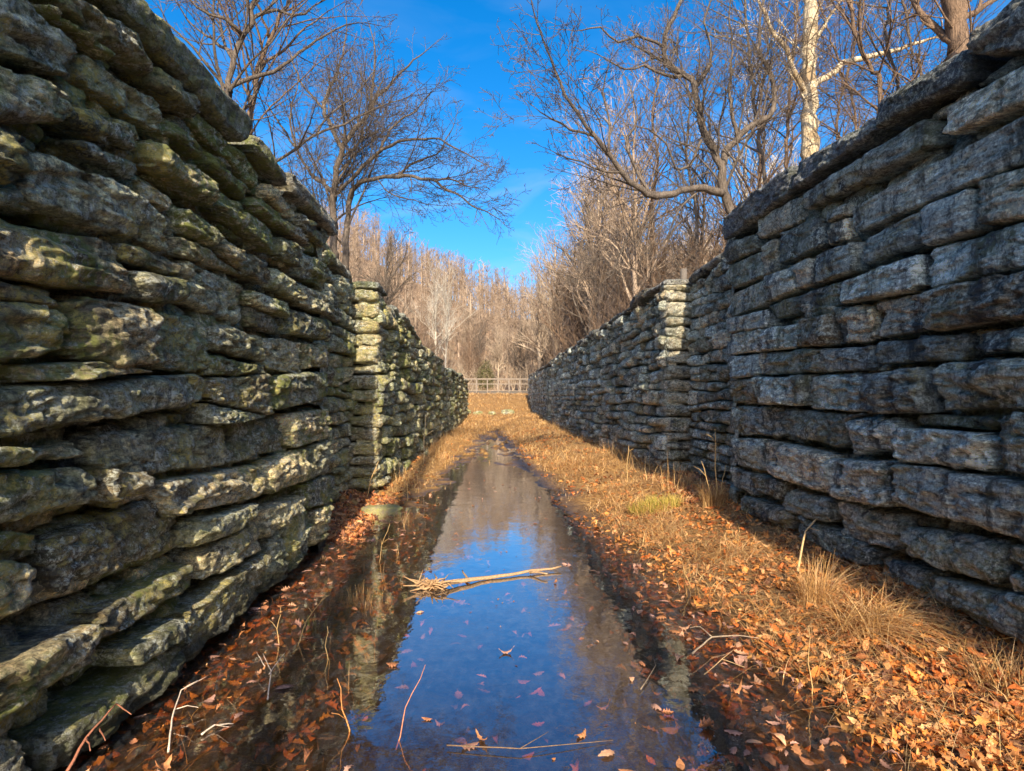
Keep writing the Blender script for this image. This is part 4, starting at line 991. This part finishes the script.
for k, (Y, pts, r) in enumerate([(14, [(892,92),(884,60),(868,30),(862,0),(856,-50)], .09), (15, [(912,90),(905,60),(898,20),(905,-20)], .07), (18, [(866,120),(850,60),(838,20),(826,-20)], .06),
                         (19, [(770,180),(764,130),(757,60),(752,0),(750,-40)], .08), (22, [(793,165),(795,110),(800,60),(806,0),(808,-40)], .09), (17, [(935,75),(925,40),(922,10),(915,-30)], .07), (20, [(846,130),(850,90),(864,40),(872,-10)], .07),
                         (24, [(700,240),(698,200),(690,150),(694,100),(686,60)], .09), (27, [(655,260),(652,215),(660,160),(655,110),(662,70)], .10)]):
    hero('bare_tree', Y, [([(a, b) for a, b in pts], r, r*.4)], ['thin bare tree leaning left, first behind the stepped coping', 'thin upright bare tree between the coping step and the thick trunk', 'slanting thin tree crossing behind the sycamore limb',
        'slim tree close to the right of the crooked tree', 'slim tree just left of the pale sycamore', 'thin tree left of the thick trunk at the top right', 'thin tree right of the sycamore curving up to the right',
        'slim tree seen through the crooked tree, left of its trunk', 'grey brown tree rising behind the long low limb of the crooked tree'][k], M['bark_grey'] if k % 2 else M['bark_tan'], 40+k, dict(HO, levels=3, kids=[1.6, 2.6, 5]))

# tree prototypes for the background
def proto(kind, H, r, seed, mat, o, label, clear=.25):
    rs = random.Random(seed); e = empty(kind, (0, 0, 0), label, 'tree')
    ta = Acc(); ca = Acc(); n = 14; t = np.linspace(0, 1, n)
    wx = np.cumsum([rs.gauss(0, .02*H/8) for _ in range(n)]); wy = np.cumsum([rs.gauss(0, .02*H/8) for _ in range(n)])
    P = np.stack([wx, wy, H*.85*t-.3], 1); rad = r*(1-.8*t); rad[0] *= 1.4
    tube(ta, P, rad, 8)
    D = np.gradient(P, axis=0); D /= np.linalg.norm(D, axis=1)[:, None]
    shoots(ca, P, D, rad, H*.85, 0, rs, o, start=clear)
    branch(ca, P[-1], D[-1], H*.15, rad[-1], 2, rs, o)
    ta.build('trunk', mat, e); ca.build('crown', mat, e)
    return e
BO = dict(seg=[.6, .5, .4, .3], wob=.10, up=.09, taper=.8, rmin=.009, levels=3, kids=[2.6, 2.2, 3.0], start=.15, maxl=[4.5, 2.4, 1.2], lift=.35, len=1.)
protos = [proto('bare_tree', 13, .22, 101, M['bark_grey'], BO, 'x'), proto('bare_tree', 11, .18, 102, M['bark_tan'], BO, 'x', .15),
          proto('bare_tree', 15, .26, 103, M['bark_far_pale'], BO, 'x', .3), proto('bare_tree', 9, .10, 104, M['bark_far'], dict(BO, lift=.5), 'x', .08),
          proto('bare_tree', 12, .13, 105, M['bark_far'], dict(BO, wob=.14), 'x', .2), proto('white_tree', 13, .15, 106, M['bark_white'], dict(BO, kids=[1.8, 2, 2.5]), 'x', .35)]
GB = {'R': ('leafless brown tree in the tangle of woods behind the right wall', 'trees behind the right wall'),
      'L': ('leafless tree in the thin woods behind the left wall', 'trees behind the left wall'),
      'C': ('bare tree at the foot of the wooded hill past the footbridge', 'trees beyond the footbridge'),
      'B': ('bare tree behind the camera whose shadow falls along the pool', 'trees behind the viewer')}
used = [False]*len(protos)
prs = random.Random(77)
def put(k, x, y, s, g, label=None, sz=None):
    o = protos[k]
    if used[k]: o = copy_tree(protos[k])
    used[k] = True
    o.location = (x, y, float(ground_z(x, y))-.1); o.rotation_euler = (0, 0, prs.uniform(0, 6.28)); o.scale = (s, s, sz or s)
    o['label'] = label or GB[g][0]
    if label is None: o['group'] = GB[g][1]
    elif 'group' in o: del o['group']
    return o
# singled out ones
put(5, (446-495)*78/600, 78, 1.25, 'L', 'white stemmed tree standing before the hill above the left wall')
put(5, (436-495)*70/600, 70, 1.15, 'L', 'second white stemmed tree, just left of the first above the left wall')
put(0, (384-495)*30/600, 31, .62, 'L', 'dark slim tree right of the large double stemmed tree')
put(1, (412-495)*62/600, 70, .95, 'L', 'tall wispy tree over the middle of the left far wall')
def zone(g, n, x0, x1, y0, y1, ks, smin, smax, minx):
    c = 0; tries = 0; pts = []
    while c < n and tries < 9000:
        tries += 1
        y = prs.uniform(y0, y1); x = prs.uniform(x0, x1)
        if not minx(x, y): continue
        if any((x-a)**2+(y-b)**2 < 2.2 for a, b in pts): continue
        pts.append((x, y)); put(prs.choice(ks), x, y, prs.uniform(smin, smax), g); c += 1
zone('R', 80, 5, 45, 24, 85, [0, 1, 3, 4, 3, 1, 2, 5], .75, 1.2, lambda x, y: x > 4.9+.02*y and x < y*.95 and x/y > .068+.0 and x/y < .9)
zone('L', 30, -30, -5, 26, 85, [0, 1, 3, 4], .5, .85, lambda x, y: x < -5.5-.06*max(0, y-40) and x > -y*.55)
zone('C', 46, -55, 45, 84, 120, [0, 1, 4, 3, 2, 4, 3], .55, .9, lambda x, y: True)

for k, (px, Y, sc_, kk) in enumerate([(556, 62, 1.15, 2), (575, 55, 1.3, 1), (590, 48, 1.2, 0), (606, 60, 1.6, 2), (628, 44, 1.25, 1), (640, 52, 1.5, 0), (540, 80, 1.2, 2), (566, 74, 1.5, 1), (583, 64, 1.5, 0), (600, 50, 1.3, 2), (618, 56, 1.5, 0), (470, 82, .75, 1), (498, 90, .7, 2), (520, 84, .8, 0)]):
    put(kk, (px-495)*Y/600, Y, sc_, 'R' if px > 530 else 'C')
# far wood on the hill: reads as one mass
def lowtree(acc, x, y, z, H, rs):
    n = 5; t = np.linspace(0, 1, n); lean = rs.gauss(0, .04)
    P = np.stack([x+lean*H*t, y+0*t, z-.3+H*t], 1); col = (.5, .5, .5)
    tube(acc, P, (rs.choice([.05, .08, .14, .26])*(1-.85*t)+.02)*H/11, 4, cap=False)
    for k in range(34):
        tt = rs.uniform(.12, .98); p = np.array([x+lean*H*tt, y, z+H*tt]); L = H*rs.uniform(.12, .34)*(1.15-tt*.75)
        a = rs.uniform(0, 2*PI); e = rs.uniform(.25, 1.15); d = np.array([math.cos(a)*math.cos(e), math.sin(a)*math.cos(e), math.sin(e)])
        q = p+d*L*.5+np.array([rs.gauss(0, .15) for _ in range(3)]); w = p+d*L+np.array([rs.gauss(0, .25), rs.gauss(0, .25), rs.uniform(0, .3)])
        tube(acc, [p, q, w], [.045, .032, .014], 3, cap=False)
        for j in range(6):
            s = q+(w-q)*rs.random(); l2 = L*rs.uniform(.25, .55); a2 = rs.uniform(0, 2*PI); e2 = rs.uniform(0, 1.3)
            tube(acc, [s, s+np.array([math.cos(a2)*math.cos(e2), math.sin(a2)*math.cos(e2), math.sin(e2)])*l2], [.022, .011], 3, cap=False)
rs = random.Random(5)
fw = Acc(); cnt = 0
while cnt < 900:
    y = rs.uniform(100, 190); x = rs.uniform(-.5, .42)*y
    if cnt == 0:
        T = []
        for k in range(16):
            a_ = Acc(); lowtree(a_, 0, 0, 0, 11, rs); T.append((np.concatenate(a_.v), np.concatenate(a_.q)))
    v, q = T[rs.randrange(16)]; an = rs.uniform(0, 2*PI); c_, s_ = math.cos(an), math.sin(an); k = rs.uniform(.75, 1.3)
    vv = np.stack([v[:, 0]*c_-v[:, 1]*s_, v[:, 0]*s_+v[:, 1]*c_, v[:, 2]], 1)*k+np.array([x, y, float(ground_z(x, y))])
    fw.add(vv, q); cnt += 1
tag(fw.build('distant_woods', M['bark_far']), 'distant bare winter woods covering the hill beyond the lock', 'woods', kind='stuff')
# thicket of brush along banks
def thicket(n, gen, h, seed, mat, label, r=.007):
    rs = random.Random(seed); a = Acc()
    for k in range(n):
        x, y = gen(rs); z = float(ground_z(x, y)); H = rs.uniform(*h)
        for j in range(rs.randint(2, 4)):
            aa = rs.uniform(0, 6.28); ln = rs.uniform(.05, .5); sc_ = 1+y*.012
            p0 = np.array([x, y, z-.05]); p1 = p0+np.array([math.cos(aa)*ln*H*.4, math.sin(aa)*ln*H*.4, H*.5]); p2 = p1+np.array([math.cos(aa+rs.gauss(0, .5))*ln*H*.6, math.sin(aa)*ln*H*.5, H*rs.uniform(.2, .5)])
            tube(a, [p0, p1, p2], [r*2*sc_, r*1.4*sc_, r*.6*sc_], 3, cap=False)
            for q in range(5):
                t = rs.uniform(.25, 1.); s = p0+(p1-p0)*min(1, t*2) if t < .5 else p1+(p2-p1)*(t*2-1)
                b = rs.uniform(0, 6.28); l = H*rs.uniform(.12, .35)
                m1 = s+np.array([math.cos(b)*l*.6, math.sin(b)*l*.6, l*rs.uniform(.2, .7)])
                tube(a, [s, m1, m1+np.array([rs.gauss(0, l*.3), rs.gauss(0, l*.3), l*.4])], [r*sc_, r*.8*sc_, r*.45*sc_], 3, cap=False)
    return tag(a.build('undergrowth', mat), label, 'undergrowth', kind='stuff')
def g_right(rs):
    y = rs.uniform(11, 75); return 4.6+abs(rs.gauss(0, 5+.12*y)), y
def g_left(rs):
    y = rs.uniform(16, 62); return -4.0-abs(rs.gauss(0, 3+.08*y)), y
def g_far(rs):
    y = rs.uniform(74, 112); return rs.uniform(-.6, .6)*y, y
thicket(950, g_right, (.8, 3.6), 1, M['bark_tan'], 'brown brush and saplings massed behind the right wall')
thicket(380, g_left, (.7, 2.4), 2, M['bark_tan'], 'brown brush behind the left wall')
thicket(1100, g_far, (1.5, 4.5), 3, M['bark_far_pale'], 'tan brush at the foot of the hill beyond the footbridge', .012)
# small evergreen by the bridge
ev = empty('evergreen_bush', (-1.2, 76, float(ground_z(-1.2, 76))), 'olive green bushy evergreen behind the footbridge', 'bush')
ea = Acc(); rs = random.Random(8); s0 = Acc()
tube(s0, [(-1.2, 76, 2.2), (-1.1, 76, 5)], [.08, .03], 6)
n = 2600; u = nrng.normal(0, 1, (n, 3)); u /= np.linalg.norm(u, axis=1)[:, None]; rr = nrng.uniform(.3, 1, n)**.6
cx = u*rr[:, None]*np.array([1.2, 1.0, 2.1])*(1+.35*fbm(u[:, 0]*2, u[:, 1]*2, u[:, 2]*2, 3, 2))[:, None]+np.array([-1.2, 76, 4.6])
GV = np.array([(.10,.11,.04), (.15,.15,.06), (.22,.19,.09)])
blades(ea, cx[:, 0], cx[:, 1], cx[:, 2], nrng.uniform(.15, .35, n), nrng.uniform(.04, .08, n), nrng.uniform(.3, 1.4, n), leaf_cols(n, GV), seg=3)
ea.build('foliage', M['leaf'], ev, origin=tuple(ev.location)); s0.build('stem', M['bark_grey'], ev, origin=tuple(ev.location))

# two trees behind the camera: the long stripes of shade along the pool
for k, (x, y) in enumerate([(-.43, -16), (1.95, -15)]):
    rs = random.Random(60+k); gz = float(ground_z(x, y)); base = (x, y, gz-.2)
    e = empty('bare_tree', base, ['straight bare tree behind the viewer, throwing the left stripe of shade on the water', 'straight bare tree behind the viewer, throwing the right stripe of shade on the pool edge'][k], 'tree')
    ta = Acc(); n = 16; t = np.linspace(0, 1, n)
    P = np.stack([x+.06*np.sin(t*9+k), y+0*t, gz-.2+27*t], 1); tube(ta, P, .21*(1-.55*t), 10)
    ta.build('trunk', M['bark_grey'], e, origin=base)
    ca = Acc(); D = np.gradient(P, axis=0); D /= np.linalg.norm(D, axis=1)[:, None]
    shoots(ca, P, D, .2*(1-.6*t), 24, 0, rs, dict(BO, kids=[.5, 1.2, 2.], levels=2), start=.7)
    ca.build('crown', M['bark_grey'], e, origin=base)

# ------------------------------------------------------------------ light, sky, camera
EL, AZ = 29.5, 2.3     # sun elevation; degrees to the right of straight behind the camera
sd = bpy.data.lights.new('sun', 'SUN'); sd.energy = 4.3; sd.angle = R(.5); sd.color = (1, .86, .66)
so = bpy.data.objects.new('sun', sd); COL.objects.link(so)
# direction the light travels: +Y, slightly -X, down
dv = Vector((-math.sin(R(AZ))*math.cos(R(EL)), math.cos(R(AZ))*math.cos(R(EL)), -math.sin(R(EL))))
so.rotation_euler = dv.to_track_quat('-Z', 'Y').to_euler(); so.location = (0, -20, 30)
w = bpy.data.worlds.new('World'); sc.world = w; w.use_nodes = True; nt = w.node_tree; nt.nodes.clear()
sky = nt.nodes.new('ShaderNodeTexSky'); sky.sky_type = 'NISHITA'; sky.sun_disc = False
sky.sun_elevation = R(EL); sky.sun_rotation = R(180-AZ); sky.air_density = 1.0; sky.dust_density = 2.; sky.ozone_density = 4.5
hs = nt.nodes.new('ShaderNodeHueSaturation'); hs.inputs['Saturation'].default_value = 1.36; hs.inputs['Value'].default_value = 1.0
bg = nt.nodes.new('ShaderNodeBackground'); bg.inputs[1].default_value = .12
out = nt.nodes.new('ShaderNodeOutputWorld')
tc = nt.nodes.new('ShaderNodeTexCoord')
def vmath(op, a, b):
    n = nt.nodes.new('ShaderNodeVectorMath'); n.operation = op; nt.links.new(a, n.inputs[0]); n.inputs[1].default_value = b; return n.outputs['Value']
def smath(op, a, b=0.):
    n = nt.nodes.new('ShaderNodeMath'); n.operation = op; nt.links.new(a, n.inputs[0])
    if isinstance(b, bpy.types.NodeSocket): nt.links.new(b, n.inputs[1])
    else: n.inputs[1].default_value = b
    return n.outputs[0]
def pdir(px, py): return Vector(((px-495)/600, 1, (400-py)/600)).normalized()
A_, B_ = pdir(415, 209), pdir(560, 178); nrm = A_.cross(B_).normalized(); mid = (A_+B_).normalized()
cn = nt.nodes.new('ShaderNodeTexNoise'); cn.inputs['Scale'].default_value = 22; cn.inputs['Detail'].default_value = 4; nt.links.new(tc.outputs['Generated'], cn.inputs['Vector'])
dist = smath('ABSOLUTE', smath('ADD', vmath('DOT_PRODUCT', tc.outputs['Generated'], nrm), smath('MULTIPLY', smath('SUBTRACT', cn.outputs['Fac'], .5), .012)))
def mrange(v, a, b, c, d):
    n = nt.nodes.new('ShaderNodeMapRange'); nt.links.new(v, n.inputs[0]); [setattr(n.inputs[i+1], 'default_value', q) for i, q in enumerate((a, b, c, d))]; return n.outputs[0]
band = mrange(dist, .001, .010, 1, 0); along = mrange(vmath('DOT_PRODUCT', tc.outputs['Generated'], mid), .975, .995, 0, 1)
wn = nt.nodes.new('ShaderNodeTexNoise'); wn.inputs['Scale'].default_value = 5; wn.inputs['Detail'].default_value = 7; wn.inputs['Distortion'].default_value = .6
wm = nt.nodes.new('ShaderNodeMapping'); wm.inputs['Scale'].default_value = (1, .6, 3.2); nt.links.new(tc.outputs['Generated'], wm.inputs[0]); nt.links.new(wm.outputs[0], wn.inputs['Vector'])
wisp = smath('MULTIPLY', mrange(wn.outputs['Fac'], .48, .72, 0, .42), mrange(vmath('DOT_PRODUCT', tc.outputs['Generated'], (0, 0, 1)), .05, .5, 1, .15))
cl_f = smath('MAXIMUM', smath('MULTIPLY', smath('MULTIPLY', band, along), .16), wisp)
cmx = nt.nodes.new('ShaderNodeMix'); cmx.data_type = 'RGBA'; cmx.inputs[7].default_value = (2.6, 3.0, 3.5, 1)
nt.links.new(cl_f, cmx.inputs[0]); nt.links.new(sky.outputs[0], hs.inputs['Color']); nt.links.new(hs.outputs[0], cmx.inputs[6]); nt.links.new(cmx.outputs[2], bg.inputs[0]); nt.links.new(bg.outputs[0], out.inputs[0])

cd = bpy.data.cameras.new('camera'); co = bpy.data.objects.new('camera', cd); COL.objects.link(co)
co.location = (0, 0, EYE); co.rotation_euler = (R(90+1.38), 0, R(-1.62))
cd.sensor_width = 36; cd.lens = 600/1024*36; cd.clip_start = .05; cd.clip_end = 3000
sc.camera = co
sc.view_settings.view_transform = 'Standard'; sc.view_settings.look = 'None'; sc.view_settings.exposure = 1.2; sc.view_settings.gamma = 1
sc.cycles.max_bounces = 6; sc.cycles.transparent_max_bounces = 8
sc.cycles.use_denoising = True
